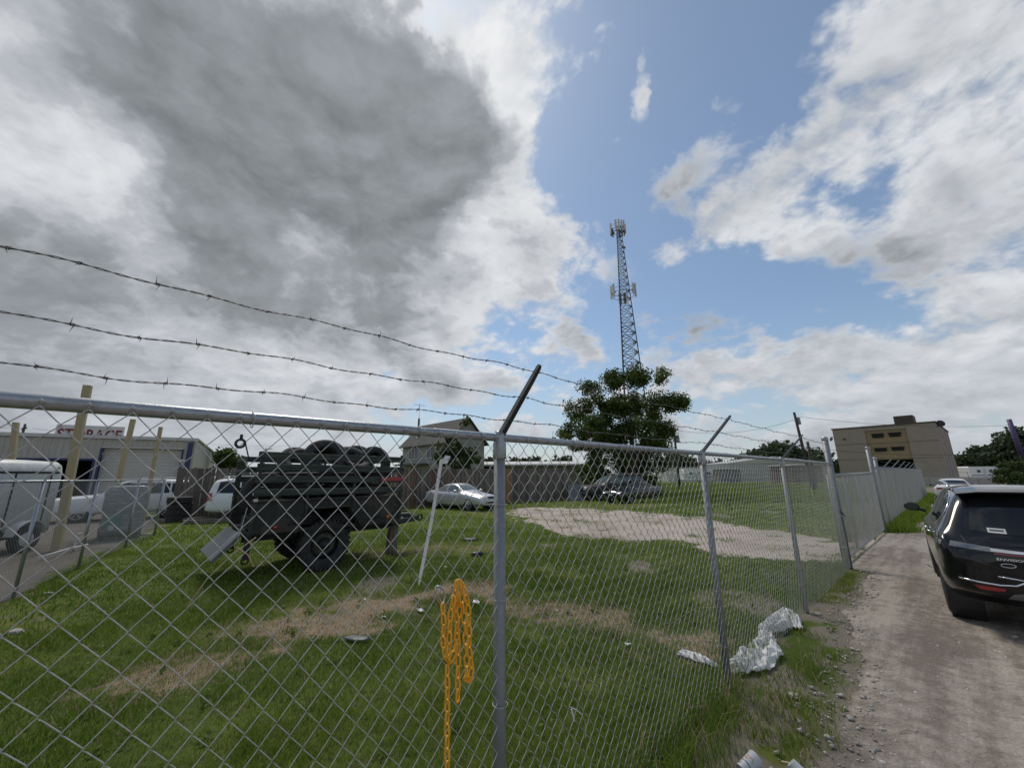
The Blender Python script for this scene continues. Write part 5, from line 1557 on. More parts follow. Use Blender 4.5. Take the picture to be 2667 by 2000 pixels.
# ================================================================== house, low building, right-hand building
M['stucco'] = mat('grey-beige siding', (.28, .272, .245), .85, 0, .1, 1.5, stretch=(.3, .3, 6), streak=.15)
M['shingle'] = mat('dark shingle', (.085, .08, .075), .9, 0, .25, 5, stretch=(1, 1, 4), bump=.3)
M['frame_white'] = mat('white window frame', (.55, .55, .54), .5, 0, .08, 4)
K, KR = Vector((-5.95, 36.5, 0)), Vector((-2.85, 39.5, 0))
gx = (KR - K).normalized(); gw = (KR - K).length; hl = 8.6
hs = thing('gabled_house', 'narrow two-storey house with a gabled shingle roof behind the board fence', 'house', K, math.atan2(gx.y, gx.x))
ze, zr = 5.15, 7.35
MB().hexa([(0, 0, 0), (gw, 0, 0), (gw, hl, 0), (0, hl, 0), (0, 0, ze), (gw, 0, ze), (gw, hl, ze), (0, hl, ze)]).build('wall', M['stucco'], hs)
mb = MB(); mb.loft([[(0, y, ze), (gw, y, ze), (gw/2, y, zr)] for y in (0.0, hl)]); mb.build('gable_wall', M['stucco'], hs)
for sx in (-1, 1):
    x0 = gw/2; x1 = gw/2 + sx*(gw/2 + .35); zd = ze - .35*(zr - ze)/(gw/2)
    MB().hexa([(x0, -.35, zr), (x1, -.35, zd), (x1, hl + .35, zd), (x0, hl + .35, zr), (x0, -.35, zr + .10), (x1, -.35, zd + .10), (x1, hl + .35, zd + .10), (x0, hl + .35, zr + .10)]).build('roof_slope', M['shingle'], hs)
def win(parent, c, w, h, axis, panes=3):
    """axis 'x': window in a wall facing -y; 'y': facing -x"""
    e = bpy.data.objects.new('window', None); col.objects.link(e); e.parent = parent; e.location = c
    if axis == 'y': e.rotation_euler = (0, 0, R(-90))
    for i in range(panes):
        x0 = -w/2 + w*(i + .5)/panes
        MB().box((x0, -.012, 0), (w/panes - .06, .02, h - .08)).build('pane', M['window'], e)
    for i in range(panes + 1): MB().box((-w/2 + w*i/panes, -.02, 0), (.05, .05, h)).build('frame', M['frame_white'], e)
    for z in (-h/2, h/2): MB().box((0, -.021, z), (w + .08, .055, .06)).build('frame', M['frame_white'], e)
win(hs, (0, 6.3, 4.2), 1.9, 1.3, 'y'); win(hs, (0, 3.0, 4.2), 1.4, 1.2, 'y', 2); win(hs, (gw/2, 0, 4.0), 1.2, 1.2, 'x', 2)
MB().box((-.5, hl/2 + 1.2, 3.0), (1.3, hl - 3.5, .15)).build('porch_roof', M['shingle'], hs)
MB().cyl((gw*.2, hl - 1.6, 6.0), (gw*.2, hl - 1.6, 8.0), .11, n=10).build('vent_pipe', M['dark_iron'], hs, True)
mb = MB(); mb.tube([(gw*.2, hl - 1.6, 7.9), (gw*.2, hl - 1.6, 9.6)], .02, 5); 
mb.tube([(gw*.2 - .7, hl - 1.6, 9.45), (gw*.2 + .7, hl - 1.6, 9.5)], .012, 4)
for k in range(5): mb.tube([(gw*.2 - .6 + .3*k, hl - 1.9, 9.47), (gw*.2 - .6 + .3*k, hl - 1.3, 9.47)], .008, 4)
mb.build('aerial', M['dark_iron'], hs)

lb = thing('low_building', 'long low shed with a pale roof behind the board fence', 'building', (-3.6, 42.5, 0), R(4))
MB().box((6, 3.2, 1.45), (12, 6, 2.9)).build('wall', M['stucco'], lb)
MB().hexa([(-.6, -.8, 2.86), (12.6, -.8, 2.86), (12.6, 6.8, 3.4), (-.6, 6.8, 3.4), (-.6, -.8, 3.02), (12.6, -.8, 3.02), (12.6, 6.8, 3.56), (-.6, 6.8, 3.56)]).build('roof', M['siding_light'], lb)
MB().box((.8, .15, 2.3), (1.5, .12, 1.0)).build('opening', M['inside'], lb)
for x in (4.0, 8.0): win(lb, (x, .18, 2.1), 1.2, .8, 'x', 2)

M['brick'] = mat('tan brick', (.33, .275, .22), .9, 0, .14, 1.0, c2=(.28, .235, .19), bump=.2, bscale=30, streak=.12)
M['tan'] = mat('ochre panel', (.32, .24, .14), .85, 0, .1, 1.2, streak=.12)
M['brown_cap'] = mat('brown coping', (.075, .055, .045), .7, 0, .15, 3)
RC = at(2434, 1099, 66); RH = RC.z
lft = None
d = ray(2167, 1119); k = (RH - CAM_H) / d.z; RL = Vector((d.x*k, d.y*k, 0)); RC = Vector((RC.x, RC.y, 0))
RD = (RC - RL).normalized(); RW = (RC - RL).length
rb = thing('brick_building', 'two-storey tan brick building with an ochre centre bay', 'building', RL, math.atan2(RD.y, RD.x))
def ru(px, py): return plane_uz(px, py, RL, RD)
ua, _ = ru(2250, 1118); ub, _ = ru(2357, 1107)
zg = ru(2290, 1197)[1]
DEP = 28.0
MB().box((ua/2, DEP/2, RH/2), (ua, DEP, RH)).build('wall', M['brick'], rb)
MB().box(((ub + RW)/2, DEP/2, RH/2), (RW - ub, DEP, RH)).build('wall', M['brick'], rb)
MB().box(((ua + ub)/2, DEP/2 + .15, (RH - .7 + zg)/2), (ub - ua, DEP - .3, RH - .7 - zg)).build('centre_bay', M['tan'], rb)
MB().box(((ua + ub)/2, DEP/2 + 3, zg/2), (ub - ua, DEP - 6, zg)).build('recess', M['inside'], rb)
MB().box((RW/2, DEP/2, RH + .06), (RW + .3, DEP + .3, .22)).build('coping', M['brown_cap'], rb)
MB().box(((ua + ub)/2, DEP/2, RH - .36), (ub - ua, DEP - .1, .70)).build('parapet', M['brick'], rb)
h0, _ = ru(2308, 1085); h1, _ = ru(2357, 1087)
MB().box(((h0 + h1)/2 + .5, 6.5, RH + 1.0), (h1 - h0 + .2, 4, 2.0)).build('roof_hatch', M['brown_cap'], rb)
for (xa, ya, xb, yb) in ((2270, 1131, 2302, 1139), (2314, 1128, 2347, 1136), (2277, 1168, 2310, 1175), (2321, 1165, 2355, 1172)):
    u0, z1 = ru(xa, ya); u1, z0 = ru(xb, yb)
    w = bpy.data.objects.new('window', None); col.objects.link(w); w.parent = rb
    MB().box(((u0 + u1)/2, .14, (z0 + z1)/2), (u1 - u0, .05, max(.45, z1 - z0))).build('pane', M['inside'], w)
    MB().box(((u0 + u1)/2, .05, z1 + .05), (u1 - u0 + .3, .35, .12)).build('hood', M['brown_cap'], w)
for zf in (.42, .70): MB().box((RW/2, -.012, RH*zf), (RW, .02, .06)).build('joint_line', M['brown_cap'], rb)
for k in range(4):
    MB().box((RW + .01, 4 + 7*k, RH*.5), (.03, .06, RH - .4)).build('pilaster', M['brown_cap'], rb)
for (u, y, z) in ((1.6, -.15, RH - 2.0), (RW + .3, 1.2, RH - .6)):
    l = MB().box((u, y, z), (.35, .35, .22)).build('flood_light', M['trim'], rb, False, .03)
MB().lathe([(.02, 0), (.45, .16), (.47, .18), (.02, .02)], (-.35, .5, RH - 1.8), (-.6, -.6, .3), 20).build('satellite_dish', M['trim'], rb, True)
MB().lathe([(.02, 0), (.55, .18), (.57, .2), (.02, .02)], (RW + .5, 2.0, RH - .2), (.4, -.8, .3), 20).build('satellite_dish', M['trim'], rb, True)

# ================================================================== trees
def leaf_mat(name, a, b_):
    m, T, bs = new_mat(name)
    tn = attr(T, 'tone')
    c = T.mix(tn, a, b_)
    T.put(bs.inputs['Base Color'], c); bs.inputs['Roughness'].default_value = .55; bs.inputs['Specular IOR Level'].default_value = .3
    tr = T.node('ShaderNodeBsdfTranslucent'); T.put(tr.inputs['Color'], c)
    mx = T.node('ShaderNodeMixShader'); mx.inputs[0].default_value = .3
    T.t.links.new(bs.outputs[0], mx.inputs[1]); T.t.links.new(tr.outputs[0], mx.inputs[2])
    T.t.links.new(mx.outputs[0], [n for n in T.t.nodes if n.type == 'OUTPUT_MATERIAL'][0].inputs[0])
    return m
M['leaf'] = leaf_mat('broad leaf', (.030, .058, .010), (.110, .150, .028))
M['leaf2'] = leaf_mat('fine leaf', (.030, .050, .014), (.075, .105, .030))
M['leaf3'] = leaf_mat('distant foliage', (.030, .048, .022), (.060, .085, .036))
M['bark'] = mat('bark', (.075, .062, .050), .95, 0, .3, 4, stretch=(3, 3, .6), bump=.5, bscale=12)

def leaf_cloud(name, centers, radii, n_per, size, mat_, parent, tone=None, droop=.3):
    C_ = np.repeat(np.asarray(centers, float), n_per, 0); Rr = np.repeat(np.asarray(radii, float), n_per)
    n = len(C_)
    d = RNG.normal(size=(n, 3)); d /= np.linalg.norm(d, axis=1, keepdims=True)
    rad = Rr * RNG.random(n) ** .5
    P_ = C_ + d * rad[:, None] * np.array([1, 1, .75])
    ax_ = RNG.normal(size=(n, 3)); ax_[:, 2] -= droop; ax_ /= np.linalg.norm(ax_, axis=1, keepdims=True)
    w = np.cross(ax_, RNG.normal(size=(n, 3))); w /= np.linalg.norm(w, axis=1, keepdims=True)
    s = size * RNG.uniform(.6, 1.3, n)
    nn = np.cross(ax_, w)
    V = np.stack([P_, P_ + ax_*(s*.5)[:, None] + w*(s*.36)[:, None] + nn*(s*.08)[:, None], P_ + ax_*s[:, None], P_ + ax_*(s*.5)[:, None] - w*(s*.36)[:, None] + nn*(s*.08)[:, None]], 1).reshape(-1, 3)
    idx = np.arange(n*4).reshape(-1, 4)
    me = np_mesh(name, V, 4, idx)
    tclump = np.repeat(RNG.random(len(centers)), n_per)
    tv = np.clip(.25*tclump + .55*RNG.random(n) + .15, 0, 1)
    a = me.attributes.new('tone', 'FLOAT', 'POINT'); a.data.foreach_set('value', np.repeat(tv, 4).astype(np.float32))
    o = link(name, me, mat_, parent)
    return o

def make_tree(name, label, base, lobes, n_clump, n_leaf, leaf, mat_, trunk_r, limbs=7, group=None, clump_r=.55, depth=2.5):
    """lobes: (x, z, r, y) of the crown in metres about the base; clumps of leaves fill them"""
    t = thing(name, label, 'tree', base, 0, group)
    cs, rs = [], []
    wts = np.array([l[2]**2 for l in lobes]); wts = wts / wts.sum()
    for i in RNG.choice(len(lobes), n_clump, p=wts):
        x, z, r, y = lobes[i]
        d = RNG.normal(size=3); d /= np.linalg.norm(d); q = r * RNG.uniform(.45, 1.0)
        cs.append((x + d[0]*q, y + d[1]*q, z + d[2]*q*.85)); rs.append(clump_r * RNG.uniform(.6, 1.25))
    leaf_cloud('crown', cs, rs, n_leaf, leaf, mat_, t)
    zc = min(l[1] - l[2]*.6 for l in lobes); zc = max(zc, .8)
    top = max(l[1] for l in lobes)
    mb = MB(); p0 = Vector((0, 0, -.2)); pts = [p0, Vector((.05, 0, zc*.5)), Vector((.0, .05, zc)), Vector((.15, 0, zc + (top - zc)*.5)), Vector((.1, 0, top*.92))]
    mb.tube(pts, [trunk_r*1.3, trunk_r, trunk_r*.85, trunk_r*.4, trunk_r*.08], 10)
    mb.build('trunk', M['bark'], t, True)
    order = sorted(range(len(lobes)), key=lambda i: -lobes[i][2])[:limbs]
    for i in order:
        x, z, r, y = lobes[i]; s = Vector((.05, .03, zc*.8 + .25*max(0, z - zc)))
        e = Vector((x, y, z)); m_ = s.lerp(e, .5) + Vector((0, 0, .25*r)); 
        MB().tube([s, s.lerp(m_, .6), m_, e, e + (e - m_)*.4], [trunk_r*.45, trunk_r*.36, trunk_r*.26, trunk_r*.12, trunk_r*.04], 7).build('limb', M['bark'], t, True)
    return t
def px_lobes(pxs, Y, base, sp):
    out = []
    for px, py, r in pxs:
        p_ = at(px, py, Y); out.append((p_.x - base.x, p_.z, r * Y / 1010 * .93, RNG.uniform(-sp, sp)))
    return out
# broadleaf weeds among the grass
cs = []
while len(cs) < 170:
    x, y = scatter(1, 2.4, 9.0); x, y = float(x[0]), float(y[0]); t_, s_ = ts(x, y)
    if -9 < s_ < .45 and not in_poly(np.array([x]), np.array([y]), DRIVE)[0] and (x, y) != (0, 0): cs.append((x, y, .02))
tag(leaf_cloud('lawn_weeds', cs, RNG.uniform(.03, .09, len(cs)), 14, .040, leaf_mat('weed leaf', (.085, .135, .025), (.16, .21, .045)), None, droop=-.2), 'low broadleaf weeds scattered through the lawn', 'weeds', kind='stuff')
# the big tree
bt_ = Vector((10.9, 36.0, 0))
big_px = [(1535, 1010, 32), (1590, 1000, 34), (1640, 998, 36), (1700, 992, 26), (1715, 975, 16), (1512, 1062, 38), (1570, 1060, 48), (1640, 1055, 52), (1705, 1062, 40), (1738, 1056, 26), (1756, 1066, 12), (1480, 1125, 26), (1530, 1120, 46), (1600, 1125, 62), (1680, 1125, 58),
          (1752, 1110, 14), (1728, 1120, 24), (1720, 1160, 32), (1520, 1160, 34), (1590, 1185, 62), (1665, 1190, 58), (1550, 1235, 48), (1615, 1245, 50), (1680, 1240, 46), (1722, 1205, 22), (1470, 1135, 16)]
make_tree('broadleaf_tree', 'big dark green broadleaf tree in front of the lattice tower', bt_, px_lobes(big_px, 36, bt_, 2.2), 470, 150, .19, M['leaf'], .34, 12, clump_r=.72)
# small tree in front of the house
b2 = Vector((-4.7, 31.8, 0))
make_tree('small_tree', 'small leafy tree against the gabled house', b2, px_lobes([(1150, 1160, 16), (1185, 1175, 28), (1225, 1190, 24), (1165, 1200, 30), (1210, 1215, 26), (1190, 1130, 14), (1212, 1098, 8), (1175, 1150, 18), (1240, 1200, 12), (1142, 1190, 12)], 31.8, b2, .8), 70, 26, .30, M['leaf2'], .10, 8, clump_r=.42)
b3 = Vector((-24.0, 33.5, 0))
b3.x = at(596, 1190, 33.5).x
make_tree('round_bush', 'round dark shrub beside the end of the storage building', b3, px_lobes([(590, 1190, 18), (605, 1185, 16), (585, 1210, 20), (608, 1208, 18)], 33.5, b3, .6), 60, 60, .22, M['leaf'], .12, 3, clump_r=.5)
# trees on the right behind the caravans: one for each crown that can be told apart
RT = [((2478, 1210), 112, 22, 'M'), ((2508, 1204), 105, 26, 'M'), ((2545, 1195), 108, 34, 'M'), ((2590, 1178), 104, 44, 'M'), ((2640, 1165), 96, 56, 'M'), ((2700, 1160), 92, 60, 'M')]
lab = ['dark tree right against the side of the brick building', 'leftmost dark tree clear of the brick building beyond the caravan', 'second dark tree from the left beyond the caravan at right', 'dark tree above the middle of the caravan at right', 'tall dark tree behind the purple-topped pole', 'tall dark tree cut off by the right edge of the picture']
for (p2, Yt, rp, _), lb_ in zip(RT, lab):
    c = at(p2[0], p2[1], Yt); b_ = Vector((c.x, c.y, 0)); r = rp*Yt/1010*1.1
    lobes = [(RNG.uniform(-.6, .6)*r, c.z - r*.2 + RNG.uniform(-.9, .5)*r, r*RNG.uniform(.4, .65), RNG.uniform(-.6, .6)*r) for _ in range(11)] + [(0, c.z*.45, r*.8, 0), (-r*.5, c.z*.35, r*.6, 0), (r*.5, c.z*.35, r*.6, 0)]
    make_tree('woodland_tree', lb_, b_, lobes, 150, 42, .85, M['leaf3'], .4, 4, 'trees beyond the caravan', clump_r=1.7)
# green shrub at the right edge
c = at(2655, 1225, 40)
make_tree('roadside_shrub', 'bright green shrub at the right edge beyond the black SUV', Vector((c.x, c.y, 0)), [(-1.2, 1.2, 1.1, 0), (0, 2.0, 1.2, .3), (1.2, 1.5, 1.2, 0), (-.2, .8, 1.2, -.3), (2.2, 2.2, 1.2, 0), (-1.9, .6, .7, 0)], 90, 60, .24, M['leaf2'], .10, 4, clump_r=.5)
# far wood along the skyline
cs, rs = [], []
for i in range(150):
    px = RNG.uniform(1745, 2480); Yt = 170 + RNG.uniform(-10, 30)
    top = 1192 + 14*math.sin(px*.021) + 8*math.sin(px*.07) - (18 if 1985 < px < 2160 else 0) + (10 if px < 1900 else 0)
    for k in range(4):
        c = at(px, RNG.uniform(top, 1232), Yt); cs.append(tuple(c)); rs.append(3.2)
for i in range(60):
    px = RNG.uniform(1250, 1480); c = at(px, 1198 + RNG.uniform(0, 25), 150); cs.append(tuple(c)); rs.append(2.4)
o = leaf_cloud('distant_woods', cs, rs, 60, 1.7, M['leaf3'], None)
tag(o, 'distant line of dark woods along the skyline', 'woods', kind='stuff')

# ================================================================== lattice tower
tw = thing('lattice_tower', 'tall steel lattice phone tower with two rings of antennas', 'tower', (23.5, 75.0, 0), R(12))
TH = 55.0
def half_w(z): return (2.95 + (.50 - 2.95) * min(1, z / 54.0)) 
def leg_pt(i, z):
    a = R(90 + 120*i); r = half_w(z) * 1.1547; return Vector((r*math.cos(a), r*math.sin(a), z))
M['tower_steel'] = mat('tower steel', (.13, .128, .125), .6, .4, .2, 2)
M['antenna'] = mat('antenna casing', (.52, .51, .49), .5, 0, .1, 3)
for i in range(3):
    MB().tube([leg_pt(i, z) for z in (0, 14, 28, 42, TH)], [.14, .125, .11, .09, .07], 8).build('leg', M['tower_steel'], tw, True)
z = 0.0; lv = []
while z < TH - .5:
    lv.append(z); z += max(1.25, 3.0 - z*.034)
lv.append(TH - .3)
for za, zb in zip(lv[:-1], lv[1:]):
    mb = MB()
    for i in range(3):
        a0, a1, b0, b1 = leg_pt(i, za), leg_pt((i+1) % 3, za), leg_pt(i, zb), leg_pt((i+1) % 3, zb)
        rr = .072 if za < 30 else .05
        mb.cyl(a0, b1, rr, n=5); mb.cyl(a1, b0, rr, n=5); mb.cyl(b0, b1, rr, n=5)
    mb.build('bracing', M['tower_steel'], tw, kind='stuff')
cb = MB()
for k in range(7):
    o_ = -.27 + .09*k
    cb.tube([leg_pt(0, z).lerp(leg_pt(1, z), .35) + Vector((o_*.6, o_*.8, 0)) for z in (0, 20, 40, TH - 2)], .038, 5)
cb.build('cable_run', mat('grey cable', (.20, .195, .19), .6, 0, .2, 1.5), tw, True, kind='stuff')
ld = MB()
for sx in (-.2, .2): ld.tube([leg_pt(2, z)*.86 + Vector((sx, 0, 0)) for z in (0, 27, TH - 2)], .02, 4)
ld.build('ladder', M['tower_steel'], tw, True, kind='stuff')
def sector(zc, rad, n, h, w, a0, spread):
    pl = MB(); pl.tube([Vector((rad*math.cos(R(a)), rad*math.sin(R(a)), zc)) for a in range(0, 360, 15)], .05, 6, closed=True)
    pl.tube([Vector((rad*math.cos(R(a)), rad*math.sin(R(a)), zc + .9)) for a in range(0, 360, 15)], .035, 6, closed=True)
    for a in (30, 150, 270): pl.cyl((0, 0, zc), (rad*math.cos(R(a)), rad*math.sin(R(a)), zc), .05, n=6)
    pl.build('platform', M['tower_steel'], tw)
    for s in range(3):
        for k in range(n):
            a = a0 + 120*s + (k - (n-1)/2)*spread
            d = Vector((math.cos(R(a)), math.sin(R(a)), 0)); t_ = Vector((-d.y, d.x, 0)); c = d*(rad + .18) + Vector((0, 0, zc + .4))
            Mx = Matrix((t_, d, Vector((0, 0, 1)))).transposed()
            hh = h*random.uniform(.85, 1.1)
            o = MB().box(c, (w, .16, hh), Mx).build('antenna', M['antenna'], tw, False, .03)
            MB().cyl(c - d*.16 - Vector((0, 0, hh*.62)), c - d*.16 + Vector((0, 0, hh*.55)), .035, n=6).build('mast', M['tower_steel'], o)
            MB().box(c - d*.32 - Vector((0, 0, .3)), (.3, .16, .5), Mx).build('radio_unit', M['tower_steel'], o)
sector(53.9, 1.45, 4, 2.5, .38, 20, 22)
sector(38.6, 2.45, 2, 2.7, .62, 65, 22)
mb = MB(); mb.box((.8, -.5, 49.5), (.7, .05, .6)); mb.build('small_dish', M['tower_steel'], tw)

# ================================================================== utility poles, wires
M['pole'] = mat('creosoted pole', (.045, .038, .033), .9, 0, .25, 2, stretch=(3, 3, .4))
M['purple'] = mat('purple sleeve', (.07, .05, .14), .6, 0, .15, 3)
def pole(px, py, Y, label, r=.16, arm=None, sleeve=False, group=None):
    t_ = at(px, py, Y)
    p = thing('utility_pole', label, 'pole', (t_.x, t_.y, 0), R(-30), group)
    MB().cyl((0, 0, -.3), (0, 0, t_.z), r, r*.72, 12).build('pole', M['pole'], p, True)
    if arm:
        MB().box((0, 0, t_.z - arm[0]), (arm[1], .10, .12)).build('cross_arm', M['pole'], p)
        for k in (-.42, 0, .42): MB().lathe([(.05, 0), (.06, .05), (.04, .12), (.0, .14)], (k*arm[1], 0, t_.z - arm[0] + .06), (0, 0, 1), 8).build('insulator', M['galv_dull'], p)
    if sleeve: MB().cyl((0, 0, t_.z - 3.6), (0, 0, t_.z + .02), r*.95, r*.82, 12).build('sleeve', M['purple'], p, True)
    return p, t_
pA, tA = pole(2082, 1073, 40, 'leaning dark utility pole left of the brick building')
pA.rotation_euler = (0, R(-4), 0)
MB().lathe([(.16, 0), (.17, .05), (.17, .7), (.05, .78)], (.25, 0, tA.z - 1.3), (0, 0, 1), 12).build('transformer', M['galv_dull'], pA, True)
pB, tB = pole(2103, 1150, 44, 'shorter dark utility pole beside the leaning one', .18)
pC, tC = pole(2637, 1092, 40, 'utility pole with a purple sleeve on its top at the far right', .22, sleeve=True)
pC.rotation_euler = (0, R(-3), 0)
pD, tD = pole(1754, 1108, 45, 'thin utility pole at the right edge of the big tree', .14, arm=(.5, 1.0))
MB().lathe([(.18, 0), (.2, .05), (.2, .8), (.05, .9)], (.3, 0, tD.z - 2.0), (0, 0, 1), 12).build('transformer', M['galv_dull'], pD, True)
pE, tE = pole(66, 1104, 48, 'utility pole with cross arm above the storage building roof', .16, arm=(.6, 2.4))
pF, tF = pole(693, 1167, 60, 'distant thin pole with a street light beyond the army trailer', .10)
MB().tube([(0, 0, tF.z - .5), (.7, 0, tF.z - .2), (1.2, 0, tF.z - .15)], .04, 6).build('lamp_arm', M['galv_dull'], pF, True)
MB().box((1.35, 0, tF.z - .17), (.5, .2, .1)).build('lamp_head', M['galv_dull'], pF, False, .02)
def wire(a, b_, sag, label, r=.014):
    a, b_ = Vector(a), Vector(b_)
    mb = MB(); mb.tube([(b_ - a)*(i/16) + Vector((0, 0, -sag*4*(i/16)*(1 - i/16))) for i in range(17)], r, 4)
    return tag(mb.build('power_line', M['trim'], None, True, loc=a), label, 'cable', 'overhead power lines')
wire((tA.x, tA.y, tA.z - .5), (tC.x, tC.y, tC.z - .6), .5, 'upper power line from the leaning pole to the purple-topped pole')
wire((tA.x, tA.y, tA.z - 3.6), (tC.x, tC.y, tC.z - 3.2), .6, 'lower power line from the leaning pole to the purple-topped pole', .02)
wire((tD.x, tD.y, tD.z - .5), (tA.x, tA.y, tA.z - .6), .9, 'power line between the tree pole and the leaning pole')
wire((tE.x - 1, tE.y, tE.z - .55), (tE.x - 30, tE.y - 18, tE.z + 1.5), .6, 'power line leaving the cross-armed pole to the left')
wire((tE.x + 1, tE.y, tE.z - .55), (tE.x + 22, tE.y + 22, tE.z - 1.2), .7, 'power line leaving the cross-armed pole to the right')

# ================================================================== far lot: sheds, containers, caravans, fence
M['shed_grey'] = mat('pale grey sheet metal', (.42, .43, .44), .55, .2, .08, 1, streak=.1)
M['container'] = mat('grey container', (.19, .20, .215), .6, .1, .12, 1.5, streak=.15)
def shed(px0, px1, ytop, Y, label, roof=1.0, mat_='shed_grey', depth=12, name='metal_shed', doors=()):
    a, b_ = at(px0, ytop, Y), at(px1, ytop, Y)
    t_ = thing(name, label, 'building', (a.x, Y, 0), 0); L = b_.x - a.x; H = a.z
    n = max(2, int(L / 2.2)); 
    for i in range(n):
        MB().box((L*(i + .5)/n, .05, H/2), (L/n - .04, .12, H)).build('wall_panel', M[mat_], t_)
    MB().box((L/2, depth/2 + .2, H/2), (L - .1, depth, H - .1)).build('body', M[mat_], t_)
    mb = MB(); mb.loft([[(-.3, y, H - .02), (L + .3, y, H - .02), (L + .3, y, H + .12), (L/2, y, H + roof), (-.3, y, H + .12)] for y in (-.25, depth + .4)]); mb.build('roof', M['siding_light'], t_)
    for x0, w, h in doors:
        MB().box((x0, -.05, h/2), (w, .06, h)).build('door', M['inside'], t_)
    return t_
shed(1897, 2150, 1207, 95, 'large pale metal shed with a low gabled roof far beyond the meadow', 1.6, doors=((14, 3.5, 3.2),))
shed(1872, 1928, 1222, 82, 'plain grey shipping container in front of the pale metal shed', .05, 'container', 2.6, 'shipping_container')
shed(1735, 1860, 1222, 100, 'long low white shed to the left of the shipping container', .4, 'siding_light', 8)
shed(2062, 2140, 1212, 70, 'dark brown low shed at the left of the brick building', .3, 'brown_cap', 6)
def caravan(px, Y, L, label, H=3.0, rz=0.0, group='caravans on the far lots'):
    b_ = at(px, 1240, Y); t_ = thing('caravan', label, 'caravan', (b_.x, Y, 0), rz, group)
    mb = MB(); mb.loft([[Vector((x, y, z)) for x, z in ((0, .7), (.15, .55), (L - .8, .55), (L - .1, 1.2), (L, 1.6), (L - .25, H - .1), (L - .6, H), (.15, H), (0, H - .15))] for y in (0, 2.4)])
    mb.build('body', M['white_paint'], t_)
    MB().box((L/2 - .2, -.01, 1.15), (L - .9, .02, .16)).build('stripe', M['container'], t_)
    for x in (L*.22, L*.5, L*.72): MB().box((x, -.012, 2.0), (.8, .03, .55)).build('window', M['window'], t_)
    MB().box((L*.36, -.012, 1.6), (.65, .03, 1.8)).build('door', M['white_dirty'], t_)
    for x in (L*.42, L*.54):
        w = MB(); make_tyre(w, (x, .1, .35), (0, 1, 0), .35, .2, .2, 20); w.build('tyre', M['rubber'], t_, True)
    return t_
caravan(2528, 88, 9.5, 'long white caravan with dark windows at the far right')
caravan(1782, 88, 7.5, 'white caravan behind the meadow left of the second fence post', 2.9)
caravan(1832, 92, 6.0, 'smaller white caravan right of the second fence post', 2.8)
# retaining wall and strip of road on the right
cw = thing('concrete_wall', 'low pale concrete wall in front of the long caravan', 'wall', (62, 54, 0), R(-18))
for k in range(9): MB().box((k*2.6 - 6, 0, .55), (2.56, .3, 1.1)).build('panel', M['concrete'], cw, False, .02)
MB().box((4.4, .4, 1.2), (24, .06, .06)).build('rail', M['galv_dull'], cw)
# fence across the back of the meadow
mf = thing('chain_link_fence', 'far chain-link fence crossing behind the meadow', 'fence', (17.0, 45.5, 0), R(8))
for k in range(15): MB().cyl((k*3, 0, 0), (k*3, 0, 1.85), .035, n=8).build('post', M['galv_dull'], mf)
for z in (1.82, .08): MB().tube([(0, 0, z), (42, 0, z)], .025, 6).build('rail', M['galv_dull'], mf)
v, f = chain_link(.05, 42, .1, 1.8, p=.10, q=.11, y=0, r=.0028, sides=3, seed=60, fine=False, wob=.01)
link('chain_link_mesh', np_mesh('chain_link_mesh', v, 4, f), M['wire'], mf)['kind'] = 'stuff'
# grey truck-bed panel leaning at the front of the dark SUV
a_ = ground(1483, 1305)
pn = MB(); pn.hexa([(0, 0, 0), (1.35, .1, 0), (1.35, .14, 0), (0, .04, 0), (.12, .55, 1.12), (1.45, .65, 1.16), (1.45, .69, 1.16), (.12, .59, 1.12)])
tag(pn.build('leaning_panel', M['panel_grey'], None, False, .01, loc=(a_.x, a_.y, 0), rz=R(10)), 'grey flat panel leaning at the nose of the dark SUV', 'panel')
# dead stick in the meadow
a_ = ground(1906, 1328)
tag(MB().tube([(0, 0, -.05), (-.12, .0, .5), (-.35, .1, 1.05)], .022, 6).build('dead_stick', M['pole'], None, True, loc=a_), 'thin dark stick standing at a slant beyond the second fence post', 'stick')

# ================================================================== small things on and by the front fence
def fpt(px, py, off=0.0):
    """point of the fence plane seen at a pixel, in the fence's own coordinates"""
    d = ray(px, py); C = Vector((0, 0, CAM_H)); k = (FO - C).dot(FN) / d.dot(FN); p = C + d*k
    return Vector(((p - FO).dot(FD), off, p.z))
def c6(X_, Y_, off=-.048): return fpt(1050 + X_*.3315, 1450 + Y_*.3315, off)
yc = thing('plastic_chain', 'bright yellow plastic chain hung in loops on the chain-link fence', 'chain', FO, FPHI)
strands = [
 ([(372, 168), (358, 230), (362, 330), (372, 470), (374, 600), (384, 720), (378, 870), (378, 1020), (375, 1168)], -.050),
 ([(372, 168), (395, 172), (425, 250), (448, 330), (455, 480), (460, 620), (456, 720), (482, 850), (446, 958), (428, 900), (440, 800), (432, 650), (424, 520), (405, 330), (385, 180)], -.060),
 ([(252, 345), (262, 420), (265, 520), (254, 650), (276, 740), (296, 815), (335, 765), (358, 660), (372, 520), (390, 400), (384, 250), (380, 180)], -.056),
 ([(330, 300), (312, 380), (300, 480), (298, 600), (286, 700), (294, 800)], -.066),
 ([(296, 815), (297, 940), (295, 1110), (293, 1280), (293, 1450), (292, 1659), (290, 1900), (292, 2150)], -.050),
 ([(318, 290), (345, 300), (322, 340), (296, 350), (330, 305)], -.075)]
for pts, off in strands:
    for mb in chain_links([c6(x, y, off) for x, y in pts], .054, .030, .0046, 12, 6):
        mb.build('link', M['yellow'], yc, True)
ql = thing('quick_link', 'steel snap hook holding the yellow chain to the fence', 'hook', FO, FPHI)
ring = [c6(x, y, -.045) for x, y in ((212, 215), (245, 212), (275, 245), (285, 290), (275, 335), (262, 345), (240, 310), (212, 262))]
